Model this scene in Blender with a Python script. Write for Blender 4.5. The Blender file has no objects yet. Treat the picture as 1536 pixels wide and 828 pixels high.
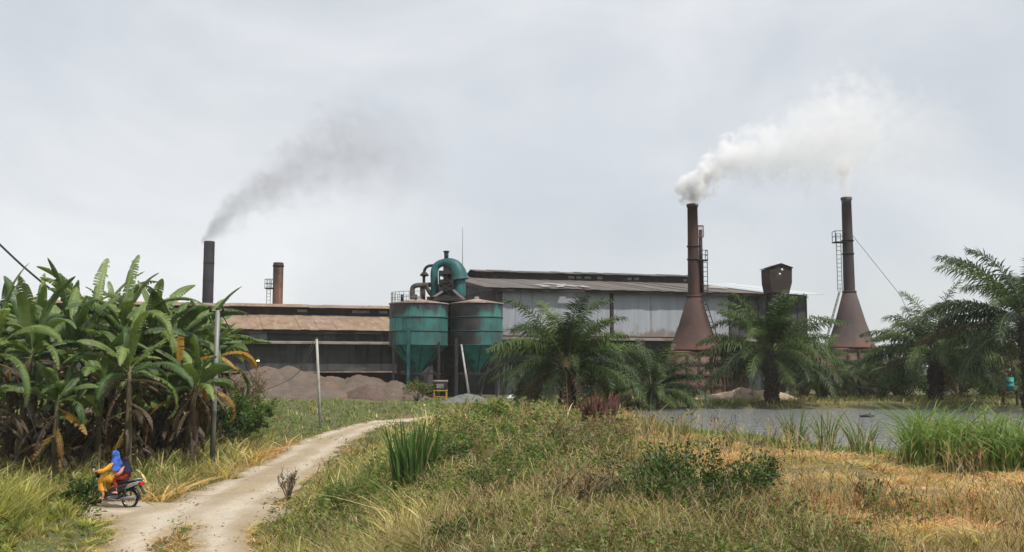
import bpy, bmesh, math, random
import numpy as np
from mathutils import Vector, Matrix

# ------------------------------------------------------------------ camera, light, exposure
sc = bpy.context.scene
COL = sc.collection
F = 1475.0                       # focal length in photo pixels (1536 wide)
CAMZ = 4.0
PITCH = math.atan(141.0 / F)
cam = bpy.data.cameras.new('camera')
cam.sensor_width = 36.0
cam.lens = 36.0 * F / 1536.0
cam.clip_start = 0.1
cam.clip_end = 6000
camo = bpy.data.objects.new('camera', cam)
COL.objects.link(camo)
camo.location = (0, 0, CAMZ)
camo.rotation_euler = (math.radians(90) + PITCH, 0, 0)
sc.camera = camo

SUN_DIR = Vector((0.52, -0.42, 1.05)).normalized()
SUN_EL = math.asin(SUN_DIR.z)
SUN_AZ = math.atan2(SUN_DIR.x, SUN_DIR.y)
sun = bpy.data.lights.new('sun', 'SUN')
sun.energy = 4.0
sun.angle = math.radians(2.0)
sun.color = (1.0, 0.95, 0.87)
suno = bpy.data.objects.new('sun', sun)
COL.objects.link(suno)
suno.rotation_euler = SUN_DIR.to_track_quat('Z', 'Y').to_euler()

w = bpy.data.worlds.new('World')
sc.world = w
w.use_nodes = True
nt = w.node_tree
nt.nodes.clear()
N, L = nt.nodes.new, nt.links.new
out = N('ShaderNodeOutputWorld')
bg = N('ShaderNodeBackground')
bg.inputs['Strength'].default_value = 0.1
sky = N('ShaderNodeTexSky')
sky.sky_type = 'NISHITA'
sky.sun_disc = False
sky.sun_elevation = SUN_EL
sky.sun_rotation = SUN_AZ
sky.air_density = 1.0
sky.dust_density = 2.0
tc = N('ShaderNodeTexCoord')
mp = N('ShaderNodeMapping')
mp.inputs['Scale'].default_value = (1.0, 1.0, 1.9)
L(tc.outputs['Generated'], mp.inputs['Vector'])
n1 = N('ShaderNodeTexNoise')
n1.inputs['Scale'].default_value = 2.6
n1.inputs['Detail'].default_value = 7
n1.inputs['Roughness'].default_value = 0.55
n1.inputs['Distortion'].default_value = 0.5
L(mp.outputs[0], n1.inputs['Vector'])
r1 = N('ShaderNodeValToRGB')
e = r1.color_ramp.elements
e[0].position = 0.33; e[0].color = (6.0, 6.3, 6.65, 1)
e[1].position = 0.66; e[1].color = (8.0, 8.12, 8.25, 1)
m_ = e.new(0.5); m_.color = (6.9, 7.1, 7.35, 1)
L(n1.outputs['Fac'], r1.inputs['Fac'])
n2 = N('ShaderNodeTexNoise')
n2.inputs['Scale'].default_value = 1.7
n2.inputs['Detail'].default_value = 5
mp2 = N('ShaderNodeMapping')
mp2.inputs['Location'].default_value = (3.1, 1.7, 0.4)
L(tc.outputs['Generated'], mp2.inputs['Vector'])
L(mp2.outputs[0], n2.inputs['Vector'])
r2 = N('ShaderNodeValToRGB')
r2.color_ramp.elements[0].position = 0.40; r2.color_ramp.elements[0].color = (0.93, 0.93, 0.93, 1)
r2.color_ramp.elements[1].position = 0.70; r2.color_ramp.elements[1].color = (0.70, 0.70, 0.70, 1)
L(n2.outputs['Fac'], r2.inputs['Fac'])
mx = N('ShaderNodeMix'); mx.data_type = 'RGBA'
L(r2.outputs['Color'], mx.inputs['Factor'])
L(sky.outputs[0], mx.inputs['A'])
L(r1.outputs['Color'], mx.inputs['B'])
L(mx.outputs['Result'], bg.inputs['Color'])
L(bg.outputs[0], out.inputs[0])

vs = sc.view_settings
vs.view_transform = 'Standard'
vs.look = 'None'
vs.exposure = 0.22
vs.gamma = 1.0
vs.use_curve_mapping = False
sc.cycles.use_denoising = True
sc.cycles.max_bounces = 10
sc.cycles.diffuse_bounces = 3
sc.cycles.glossy_bounces = 3
sc.cycles.transmission_bounces = 4
sc.cycles.transparent_max_bounces = 16
sc.cycles.volume_bounces = 5
sc.cycles.volume_step_rate = 0.2
sc.cycles.volume_max_steps = 256

# ------------------------------------------------------------------ helpers
rng = np.random.default_rng(7)
PI = math.pi
R = math.radians


def at(px, py, Y):
    xc = (px - 768.0) / F
    yc = (414.0 - py) / F
    dy = math.cos(PITCH) - yc * math.sin(PITCH)
    dz = math.sin(PITCH) + yc * math.cos(PITCH)
    t = Y / dy
    return Vector((xc * t, Y, CAMZ + dz * t))


def zat(py, Y):
    return at(768, py, Y).z


def xat(px, Y, py=555):
    return at(px, py, Y).x


def ss(a, b, v):
    t = np.clip((np.asarray(v, float) - a) / (b - a), 0, 1)
    return t * t * (3 - 2 * t)


def vnoise(x, y, seed=0):
    x = np.asarray(x, float); y = np.asarray(y, float)
    xi = np.floor(x).astype(np.int64); yi = np.floor(y).astype(np.int64)
    fx = x - xi; fy = y - yi
    fx = fx * fx * (3 - 2 * fx); fy = fy * fy * (3 - 2 * fy)

    def h(a, b):
        v = (a * 374761393 + b * 668265263 + seed * 982451653) & 0xFFFFFFFF
        v = ((v ^ (v >> 13)) * 1274126177) & 0xFFFFFFFF
        v = v ^ (v >> 16)
        return (v & 0xFFFF) / 65535.0
    return (h(xi, yi) * (1 - fx) + h(xi + 1, yi) * fx) * (1 - fy) + (h(xi, yi + 1) * (1 - fx) + h(xi + 1, yi + 1) * fx) * fy


def fbm(x, y, s=1.0, o=4, seed=0):
    x = np.asarray(x, float) * s; y = np.asarray(y, float) * s
    a, t, n = 0.5, 0.0, 0.0
    for i in range(o):
        t = t + a * vnoise(x, y, seed + i * 17); n += a
        a *= 0.5; x = x * 2.03 + 5.1; y = y * 2.03 + 9.7
    return t / n


def road_x(y):
    return np.interp(y, [10, 16, 21.6, 27, 38, 49, 56, 59.5, 62, 64], [-5.6, -6.3, -7.2, -8.7, -9.0, -9.2, -8.2, -6.6, -3.6, 3.0])


def road_d(x, y):
    """signed distance-like value, negative on the dirt road"""
    x = np.asarray(x, float); y = np.asarray(y, float)
    n = (fbm(x, y, 0.5, 3, 5) - 0.5) * 0.9 + (fbm(x, y, 2.1, 3, 8) - 0.5) * 0.7
    hw = np.interp(y, [20, 26, 30, 36, 45, 60], [1.45, 1.6, 1.6, 1.3, 1.2, 1.1])
    d1 = np.abs(x - road_x(y)) - hw
    d1 = np.where(y > 62.5, d1 + (y - 62.5) * 3, d1)
    yc = 28.6 + 0.03 * (x + 9)
    d2 = np.maximum(np.abs(y - yc) - 1.7, x + 9.0)
    # grass strip between the wheel tracks near the camera
    strip = 0.42 - np.abs(x - road_x(y) + 0.05) - 0.25 * np.maximum(0, y - 24.3)
    d = np.minimum(np.minimum(d1, d2), np.hypot(x + 8.3, (y - 26.8) * 0.8) - 2.3)
    d = np.where(y < 25.6, np.maximum(d, strip), d)
    return d + n * 0.75


def shore(x):
    return np.interp(x, [7, 9, 14, 20, 60], [40, 36.5, 32.5, 30.5, 28])


def yedge(x):
    return np.interp(x, [-3, 3.4, 6.3, 8.7, 10.2, 20, 60], [43, 33, 26.5, 20.5, 19, 16.5, 16])


def tz(x, y):
    x = np.asarray(x, float); y = np.asarray(y, float)
    zb = 1.5 * ss(30, 78, y)
    zb = zb + 0.5 * ss(-9.6, -11.6, x) * ss(26.4, 24.4, y)
    zb = zb + 0.18 * ss(-10.6, -12.5, x) * ss(31, 34, y)
    ye = yedge(x); sh = shore(x)
    t1 = np.clip((y - ye) / np.maximum(sh - ye, 1), 0, 1)
    zp = 2.2 - 0.26 * ss(0, 1, (y - 8) / 10) - 0.64 * t1 * t1 * (3 - 2 * t1)
    zp = zp - 0.6 * ss(0, 3, y - sh) + 1.0 * ss(66.5, 72, y)
    zc = 2.2 - 0.2 * ss(0, 1, (y - 10) / 14) - 0.5 * ss(0, 15, y - ye)
    zr = zc + (zp - zc) * ss(6.2, 9.0, x)
    x0 = -6.9 + 7 * ss(44, 62, y) + 1.7 * ss(27, 22, y)
    m = ss(0, 1, (x - x0) / 6.0)
    z = zb + (zr - zb) * m
    rel = (fbm(x, y, 0.28, 3, 31) - 0.5) * 0.34 + (fbm(x, y, 1.3, 3, 32) - 0.5) * 0.16
    pond = ss(6, 9, x) * ss(-3, 1, y - sh)
    z = z + rel * (0.25 + 0.75 * m) * (1 - 0.85 * pond) * ss(95, 75, y)
    return z


def tzf(x, y):
    return float(tz(np.array([x]), np.array([y]))[0])


# ---- materials
def new_mat(name):
    m = bpy.data.materials.new(name)
    m.use_nodes = True
    t = m.node_tree
    t.nodes.clear()
    o = t.nodes.new('ShaderNodeOutputMaterial')
    b = t.nodes.new('ShaderNodeBsdfPrincipled')
    t.links.new(b.outputs[0], o.inputs[0])
    return m, t, b, o


def rgb(c):
    return (c[0], c[1], c[2], 1.0)


def mat(name, base, layers=(), rough=0.8, metal=0.0, spec=0.3, bump=None, coord='Object'):
    """layers: dicts(color, scale, lo, hi, stretch, detail, off, grad=(axis, a, b), amt)"""
    m, t, b, o = new_mat(name)
    N, L = t.nodes.new, t.links.new
    tcn = N('ShaderNodeTexCoord')
    cur = None
    for i, ly in enumerate(layers):
        mpn = N('ShaderNodeMapping')
        mpn.inputs['Scale'].default_value = ly.get('stretch', (1, 1, 1))
        mpn.inputs['Location'].default_value = ly.get('off', (i * 3.7, i * 1.3, i * 2.1))
        L(tcn.outputs[coord], mpn.inputs['Vector'])
        nz = N('ShaderNodeTexNoise')
        nz.inputs['Scale'].default_value = ly.get('scale', 1.0)
        nz.inputs['Detail'].default_value = ly.get('detail', 5)
        nz.inputs['Roughness'].default_value = ly.get('rgh', 0.6)
        L(mpn.outputs[0], nz.inputs['Vector'])
        fac = nz.outputs['Fac']
        if 'grad' in ly:
            ax, a, bb = ly['grad']
            sp = N('ShaderNodeSeparateXYZ'); L(tcn.outputs[coord], sp.inputs[0])
            mr = N('ShaderNodeMapRange')
            mr.inputs['From Min'].default_value = a; mr.inputs['From Max'].default_value = bb
            mr.inputs['To Min'].default_value = -0.3; mr.inputs['To Max'].default_value = 0.3
            L(sp.outputs['XYZ'.index(ax)], mr.inputs['Value'])
            ad = N('ShaderNodeMath'); ad.operation = 'ADD'
            L(fac, ad.inputs[0]); L(mr.outputs[0], ad.inputs[1])
            fac = ad.outputs[0]
        mr2 = N('ShaderNodeMapRange')
        mr2.interpolation_type = 'SMOOTHSTEP'
        mr2.inputs['From Min'].default_value = ly.get('lo', 0.45)
        mr2.inputs['From Max'].default_value = ly.get('hi', 0.6)
        mr2.inputs['To Max'].default_value = ly.get('amt', 1.0)
        L(fac, mr2.inputs['Value'])
        mxn = N('ShaderNodeMix'); mxn.data_type = 'RGBA'
        L(mr2.outputs[0], mxn.inputs['Factor'])
        if cur is None:
            mxn.inputs['A'].default_value = rgb(base)
        else:
            L(cur, mxn.inputs['A'])
        mxn.inputs['B'].default_value = rgb(ly['color'])
        cur = mxn.outputs['Result']
    if cur is None:
        b.inputs['Base Color'].default_value = rgb(base)
    else:
        L(cur, b.inputs['Base Color'])
    b.inputs['Roughness'].default_value = rough
    b.inputs['Metallic'].default_value = metal
    b.inputs['Specular IOR Level'].default_value = spec
    if bump:
        sc_, st_, dist = bump
        nz = N('ShaderNodeTexNoise'); nz.inputs['Scale'].default_value = sc_; nz.inputs['Detail'].default_value = 6
        L(tcn.outputs[coord], nz.inputs['Vector'])
        bp = N('ShaderNodeBump'); bp.inputs['Strength'].default_value = st_; bp.inputs['Distance'].default_value = dist
        L(nz.outputs['Fac'], bp.inputs['Height'])
        L(bp.outputs[0], b.inputs['Normal'])
    return m


def leaf_mat(name, rough=0.55, trans=0.28, spec=0.35, coat=0.0):
    """colour from the per-leaf colour attribute, some light passes through"""
    m, t, b, o = new_mat(name)
    N, L = t.nodes.new, t.links.new
    a = N('ShaderNodeAttribute'); a.attribute_name = 'Col'
    L(a.outputs['Color'], b.inputs['Base Color'])
    b.inputs['Roughness'].default_value = rough
    b.inputs['Specular IOR Level'].default_value = spec
    b.inputs['Coat Weight'].default_value = coat
    b.inputs['Coat Roughness'].default_value = 0.4
    tr = N('ShaderNodeBsdfTranslucent')
    hv = N('ShaderNodeMix'); hv.data_type = 'RGBA'; hv.blend_type = 'MULTIPLY'
    hv.inputs['Factor'].default_value = 1.0
    L(a.outputs['Color'], hv.inputs['A'])
    hv.inputs['B'].default_value = (1.2, 1.25, 0.65, 1)
    L(hv.outputs['Result'], tr.inputs['Color'])
    ms = N('ShaderNodeMixShader'); ms.inputs[0].default_value = trans
    L(b.outputs[0], ms.inputs[1]); L(tr.outputs[0], ms.inputs[2])
    L(ms.outputs[0], o.inputs[0])
    return m


# ---- objects
def props(o, label=None, cat=None, group=None, kind=None):
    if label: o['label'] = label
    if cat: o['category'] = cat
    if group: o['group'] = group
    if kind: o['kind'] = kind
    return o


def thing(name, label, cat, loc=(0, 0, 0), rotz=0.0, group=None, kind=None):
    o = bpy.data.objects.new(name, None)
    o.empty_display_size = 0.3
    COL.objects.link(o)
    o.location = loc
    o.rotation_euler = (0, 0, rotz)
    return props(o, label, cat, group, kind)


def link(name, me, m, parent=None, loc=None):
    o = bpy.data.objects.new(name, me)
    if m is not None:
        for mm in (m if isinstance(m, (list, tuple)) else [m]):
            me.materials.append(mm)
    COL.objects.link(o)
    if parent is not None: o.parent = parent
    if loc is not None: o.location = loc
    return o


def copy_tree(o, parent=None):
    c = o.copy()
    COL.objects.link(c)
    if parent is not None: c.parent = parent
    for ch in list(o.children):
        copy_tree(ch, c)
    return c


def np_mesh(name, V, quads=None, tris=None, col=None, smooth=False):
    """fast mesh from numpy arrays; col per vertex"""
    me = bpy.data.meshes.new(name)
    V = np.asarray(V, np.float32)
    nq = 0 if quads is None else len(quads)
    ntr = 0 if tris is None else len(tris)
    me.vertices.add(len(V))
    me.vertices.foreach_set('co', V.ravel())
    idx = []
    if nq: idx.append(np.asarray(quads, np.int32).ravel())
    if ntr: idx.append(np.asarray(tris, np.int32).ravel())
    idx = np.concatenate(idx)
    me.loops.add(len(idx))
    me.loops.foreach_set('vertex_index', idx)
    me.polygons.add(nq + ntr)
    st = np.concatenate([np.arange(nq) * 4, nq * 4 + np.arange(ntr) * 3]).astype(np.int32)
    me.polygons.foreach_set('loop_start', st)
    if smooth:
        me.polygons.foreach_set('use_smooth', np.ones(nq + ntr, bool))
    if col is not None:
        a = me.color_attributes.new('Col', 'FLOAT_COLOR', 'POINT')
        c4 = np.ones((len(V), 4), np.float32)
        c4[:, :3] = np.clip(col, 0, 1)
        a.data.foreach_set('color', c4.ravel())
    me.update(calc_edges=True)
    return me


class MB:
    """collects shapes; build() links them as ONE mesh"""

    def __init__(s):
        s.v = []; s.f = []; s.sm = []

    def add(s, vs_, fs_, smooth=False):
        o = len(s.v)
        s.v += [tuple(v) for v in vs_]
        s.f += [tuple(i + o for i in f) for f in fs_]
        s.sm += [smooth] * len(fs_)
        return s

    def box(s, lo, hi, M=None):
        x0, y0, z0 = lo; x1, y1, z1 = hi
        vs_ = [Vector(p) for p in ((x0, y0, z0), (x1, y0, z0), (x1, y1, z0), (x0, y1, z0), (x0, y0, z1), (x1, y0, z1), (x1, y1, z1), (x0, y1, z1))]
        if M is not None: vs_ = [M @ v for v in vs_]
        return s.add(vs_, [(0, 3, 2, 1), (4, 5, 6, 7), (0, 1, 5, 4), (1, 2, 6, 5), (2, 3, 7, 6), (3, 0, 4, 7)])

    def bevbox(s, lo, hi, b=0.02, M=None):
        bm = bmesh.new()
        bmesh.ops.create_cube(bm, size=1)
        c = [(lo[i] + hi[i]) / 2 for i in range(3)]
        d = [hi[i] - lo[i] for i in range(3)]
        for v in bm.verts: v.co = Vector((c[i] + v.co[i] * d[i] for i in range(3)))
        bmesh.ops.bevel(bm, geom=bm.edges[:], offset=b, segments=2, affect='EDGES', profile=0.5)
        return s.frombm(bm, M, True)

    def frombm(s, bm, M=None, smooth=False):
        bm.verts.index_update()
        s.add([(M @ v.co if M is not None else v.co) for v in bm.verts], [[v.index for v in f.verts] for f in bm.faces], smooth)
        bm.free()
        return s

    def bar(s, a, b, w, h=None):
        """square bar between two points"""
        a = Vector(a); b = Vector(b); h = h or w
        d = (b - a).normalized()
        up = Vector((0, 0, 1)) if abs(d.z) < 0.95 else Vector((0, 1, 0))
        x = d.cross(up).normalized(); y = x.cross(d)
        vs_ = []
        for p in (a, b):
            for sx, sy in ((-1, -1), (1, -1), (1, 1), (-1, 1)):
                vs_.append(p + x * sx * w / 2 + y * sy * h / 2)
        return s.add(vs_, [(0, 1, 2, 3), (7, 6, 5, 4), (0, 4, 5, 1), (1, 5, 6, 2), (2, 6, 7, 3), (3, 7, 4, 0)])

    def tube(s, pts, r, n=12, cap=True, smooth=True):
        pts = [Vector(p) for p in pts]
        rs = r if isinstance(r, (list, tuple)) else [r] * len(pts)
        vs_ = []; fs_ = []
        prev = None
        for i, p in enumerate(pts):
            d = (pts[min(i + 1, len(pts) - 1)] - pts[max(i - 1, 0)])
            d = d.normalized() if d.length > 1e-9 else Vector((0, 0, 1))
            if prev is None:
                up = Vector((0, 0, 1)) if abs(d.z) < 0.9 else Vector((1, 0, 0))
                x = d.cross(up).normalized()
            else:
                x = (prev - d * prev.dot(d)).normalized()
            prev = x
            y = d.cross(x)
            for k in range(n):
                a = 2 * PI * k / n
                vs_.append(p + (x * math.cos(a) + y * math.sin(a)) * rs[i])
        for i in range(len(pts) - 1):
            for k in range(n):
                a = i * n + k; b = i * n + (k + 1) % n
                fs_.append((a, b, b + n, a + n))
        s.add(vs_, fs_, smooth)
        if cap:
            o = len(s.v) - len(vs_)
            s.f.append(tuple(o + k for k in range(n))[::-1]); s.sm.append(False)
            s.f.append(tuple(o + (len(pts) - 1) * n + k for k in range(n))); s.sm.append(False)
        return s

    def lathe(s, prof, c=(0, 0, 0), n=32, smooth=True, axis='Z'):
        vs_ = []; fs_ = []
        for r, z in prof:
            for k in range(n):
                a = 2 * PI * k / n
                if axis == 'Z': vs_.append((c[0] + r * math.cos(a), c[1] + r * math.sin(a), c[2] + z))
                else: vs_.append((c[0] + r * math.cos(a), c[1] + z, c[2] + r * math.sin(a)))
        for i in range(len(prof) - 1):
            for k in range(n):
                a = i * n + k; b = i * n + (k + 1) % n
                fs_.append((a, b, b + n, a + n))
        return s.add(vs_, fs_, smooth)

    def prism(s, poly, y0, y1):
        """polygon in xz extruded along y"""
        n = len(poly)
        vs_ = [(p[0], y0, p[1]) for p in poly] + [(p[0], y1, p[1]) for p in poly]
        fs_ = [tuple(range(n)), tuple(range(2 * n - 1, n - 1, -1))]
        fs_ += [(i, i + n, (i + 1) % n + n, (i + 1) % n) for i in range(n)]
        return s.add(vs_, fs_)

    def slab(s, quad, t):
        """thick sheet: quad of 4 points, thickness t downwards along its normal"""
        q = [Vector(p) for p in quad]
        nrm = (q[1] - q[0]).cross(q[3] - q[0]).normalized()
        b = [p - nrm * t for p in q]
        return s.add(q + b, [(0, 1, 2, 3), (7, 6, 5, 4), (0, 4, 5, 1), (1, 5, 6, 2), (2, 6, 7, 3), (3, 7, 4, 0)])

    def mesh(s, name):
        me = bpy.data.meshes.new(name)
        me.from_pydata([tuple(v) for v in s.v], [], s.f)
        me.polygons.foreach_set('use_smooth', s.sm)
        me.update()
        return me

    def build_each(s, name, m, parent=None, loc=None):
        """every loose piece becomes an object of its own"""
        par = list(range(len(s.v)))
        def find(a):
            while par[a] != a:
                par[a] = par[par[a]]; a = par[a]
            return a
        for f in s.f:
            for i in f[1:]:
                par[find(i)] = find(f[0])
        groups = {}
        for f, sm_ in zip(s.f, s.sm): groups.setdefault(find(f[0]), []).append((f, sm_))
        for fl in groups.values():
            ids = sorted({i for f, _ in fl for i in f}); mp_ = {i: k for k, i in enumerate(ids)}
            q = MB(); q.v = [s.v[i] for i in ids]; q.f = [tuple(mp_[i] for i in f) for f, _ in fl]; q.sm = [x for _, x in fl]
            q.build(name, m, parent, loc)

    def build(s, name, m, parent=None, loc=None):
        return link(name, s.mesh(name), m, parent, loc)


# ------------------------------------------------------------------ materials
M = {}
M['dark_steel'] = mat('dark_steel', (0.022, 0.02, 0.02), [dict(color=(0.07, 0.04, 0.028), scale=1.5, lo=0.5, hi=0.75)], 0.7)
M['grey_steel'] = mat('grey_steel', (0.2, 0.2, 0.195), [dict(color=(0.1, 0.085, 0.07), scale=3, lo=0.5, hi=0.7)], 0.6)
M['galv'] = mat('galvanised_pole', (0.2, 0.205, 0.195), [dict(color=(0.2, 0.2, 0.19), scale=4, lo=0.45, hi=0.65, stretch=(1, 1, 0.3)), dict(color=(0.2, 0.13, 0.08), scale=2, lo=0.62, hi=0.75)], 0.5, 0.2)
M['rust_stack'] = mat('rusty_stack', (0.052, 0.028, 0.024), [dict(color=(0.08, 0.036, 0.027), scale=1.1, lo=0.4, hi=0.65, stretch=(1, 1, 0.35)), dict(color=(0.022, 0.019, 0.02), scale=0.7, lo=0.45, hi=0.75, grad=('Z', 4, 12)), dict(color=(0.16, 0.075, 0.05), scale=2.5, lo=0.62, hi=0.75, stretch=(1, 1, 0.2))], 0.75)
M['grey_stack'] = mat('dark_grey_stack', (0.045, 0.037, 0.04), [dict(color=(0.07, 0.045, 0.038), scale=1.1, lo=0.45, hi=0.7, stretch=(1, 1, 0.3)), dict(color=(0.1, 0.07, 0.06), scale=2.5, lo=0.64, hi=0.75, stretch=(1, 1, 0.2))], 0.75)
M['rust_hood'] = mat('rusty_hood', (0.056, 0.032, 0.027), [dict(color=(0.074, 0.037, 0.028), scale=0.8, lo=0.4, hi=0.65, stretch=(1, 1, 0.5)), dict(color=(0.065, 0.04, 0.035), scale=1.3, lo=0.48, hi=0.68, stretch=(1, 1, 0.3)), dict(color=(0.15, 0.1, 0.08), scale=2.6, lo=0.63, hi=0.72, stretch=(1, 1, 0.6)), dict(color=(0.085, 0.036, 0.025), scale=1.0, lo=0.5, hi=0.8, grad=('Z', 1.4, 0.2))], 0.8)
M['grey_hood'] = mat('weathered_hood', (0.075, 0.056, 0.053), [dict(color=(0.095, 0.067, 0.06), scale=0.9, lo=0.4, hi=0.65, stretch=(1, 1, 0.4)), dict(color=(0.065, 0.045, 0.042), scale=1.6, lo=0.5, hi=0.7, stretch=(1, 1, 0.25)), dict(color=(0.115, 0.06, 0.043), scale=1.2, lo=0.5, hi=0.8, grad=('Z', 1.6, 0.1))], 0.8)
M['kiln_brick'] = mat('kiln_brick', (0.165, 0.105, 0.08), [dict(color=(0.24, 0.18, 0.145), scale=1.2, lo=0.45, hi=0.65), dict(color=(0.1, 0.06, 0.05), scale=0.9, lo=0.52, hi=0.7), dict(color=(0.36, 0.28, 0.22), scale=3.5, lo=0.6, hi=0.75)], 0.9, bump=(9, 0.5, 0.05))
M['stack_black'] = mat('sooty_stack', (0.022, 0.02, 0.026), [dict(color=(0.035, 0.03, 0.035), scale=0.8, lo=0.4, hi=0.65, stretch=(1, 1, 0.3)), dict(color=(0.06, 0.035, 0.028), scale=2, lo=0.62, hi=0.75)], 0.8)
M['stack_rust2'] = mat('brown_stack', (0.12, 0.062, 0.042), [dict(color=(0.21, 0.115, 0.075), scale=1.8, lo=0.42, hi=0.62, stretch=(1.6, 1.6, 0.12)), dict(color=(0.035, 0.022, 0.022), scale=0.8, lo=0.5, hi=0.8, grad=('Z', 9.5, 14.5)), dict(color=(0.04, 0.025, 0.025), scale=1.6, lo=0.55, hi=0.62, stretch=(1.5, 1.5, 0.08))], 0.8)
M['wall_grey'] = mat('pale_cladding', (0.295, 0.318, 0.355), [dict(color=(0.25, 0.265, 0.29), scale=1.0, lo=0.4, hi=0.65, stretch=(1.0, 1, 0.12)), dict(color=(0.33, 0.345, 0.36), scale=2.4, lo=0.52, hi=0.68, stretch=(1.6, 1, 0.05)), dict(color=(0.13, 0.13, 0.135), scale=2.6, lo=0.6, hi=0.72, stretch=(1.2, 1, 0.06)), dict(color=(0.17, 0.15, 0.13), scale=1.2, lo=0.56, hi=0.8, grad=('Z', 8.5, 5.8))], 0.6)
M['wall_dark'] = mat('dark_cladding', (0.05, 0.05, 0.056), [dict(color=(0.075, 0.075, 0.08), scale=0.9, lo=0.42, hi=0.62, stretch=(1, 1, 0.25)), dict(color=(0.035, 0.03, 0.03), scale=0.5, lo=0.5, hi=0.65)], 0.75)
M['wall_mill'] = mat('mill_cladding', (0.042, 0.041, 0.043), [dict(color=(0.06, 0.064, 0.06), scale=0.16, lo=0.42, hi=0.6, stretch=(1, 1, 1.6)), dict(color=(0.03, 0.028, 0.03), scale=1.4, lo=0.45, hi=0.65, stretch=(1.4, 1, 0.12)), dict(color=(0.085, 0.085, 0.085), scale=0.8, lo=0.6, hi=0.75, stretch=(0.5, 1, 1.5))], 0.7)
M['wall_strip'] = mat('upper_cladding', (0.04, 0.042, 0.044), [dict(color=(0.10, 0.11, 0.115), scale=0.35, lo=0.5, hi=0.62, stretch=(1, 1, 0.1)), dict(color=(0.03, 0.03, 0.03), scale=1.2, lo=0.5, hi=0.7, stretch=(1, 1, 0.1))], 0.7)
M['roof_tan'] = mat('rusty_tan_roof', (0.225, 0.16, 0.112), [dict(color=(0.18, 0.115, 0.075), scale=0.5, lo=0.42, hi=0.62), dict(color=(0.29, 0.215, 0.15), scale=1.6, lo=0.5, hi=0.7, stretch=(1.3, 0.15, 1)), dict(color=(0.14, 0.085, 0.06), scale=2.2, lo=0.6, hi=0.75, stretch=(1.5, 0.1, 1))], 0.75)
M['roof_brown'] = mat('brown_grey_roof', (0.095, 0.082, 0.074), [dict(color=(0.125, 0.108, 0.096), scale=0.45, lo=0.42, hi=0.62), dict(color=(0.09, 0.07, 0.06), scale=1.5, lo=0.5, hi=0.7, stretch=(1.3, 0.15, 1)), dict(color=(0.20, 0.185, 0.17), scale=1.0, lo=0.62, hi=0.78)], 0.75)
M['roof_cap'] = mat('ridge_roof', (0.07, 0.062, 0.062), [dict(color=(0.1, 0.088, 0.082), scale=0.7, lo=0.45, hi=0.65)], 0.7)
M['roof_new'] = mat('new_roof_sheet', (0.5, 0.54, 0.56), [dict(color=(0.5, 0.53, 0.55), scale=1.2, lo=0.45, hi=0.65, stretch=(1, 0.2, 1))], 0.4, 0.2)
M['pale_trim'] = mat('pale_trim', (0.24, 0.215, 0.19), [dict(color=(0.17, 0.13, 0.1), scale=1.2, lo=0.45, hi=0.65)], 0.7)
M['rust_trim'] = mat('rusty_trim', (0.2, 0.12, 0.09), [dict(color=(0.28, 0.2, 0.16), scale=1.5, lo=0.45, hi=0.65)], 0.8)
M['window_sheet'] = mat('translucent_sheet', (0.2, 0.22, 0.23), [dict(color=(0.12, 0.13, 0.135), scale=1.2, lo=0.45, hi=0.65)], 0.5)
M['silo_roof'] = mat('silo_roof', (0.27, 0.215, 0.19), [dict(color=(0.18, 0.125, 0.1), scale=1.3, lo=0.45, hi=0.65), dict(color=(0.42, 0.32, 0.27), scale=2.4, lo=0.55, hi=0.7)], 0.75)


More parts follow.
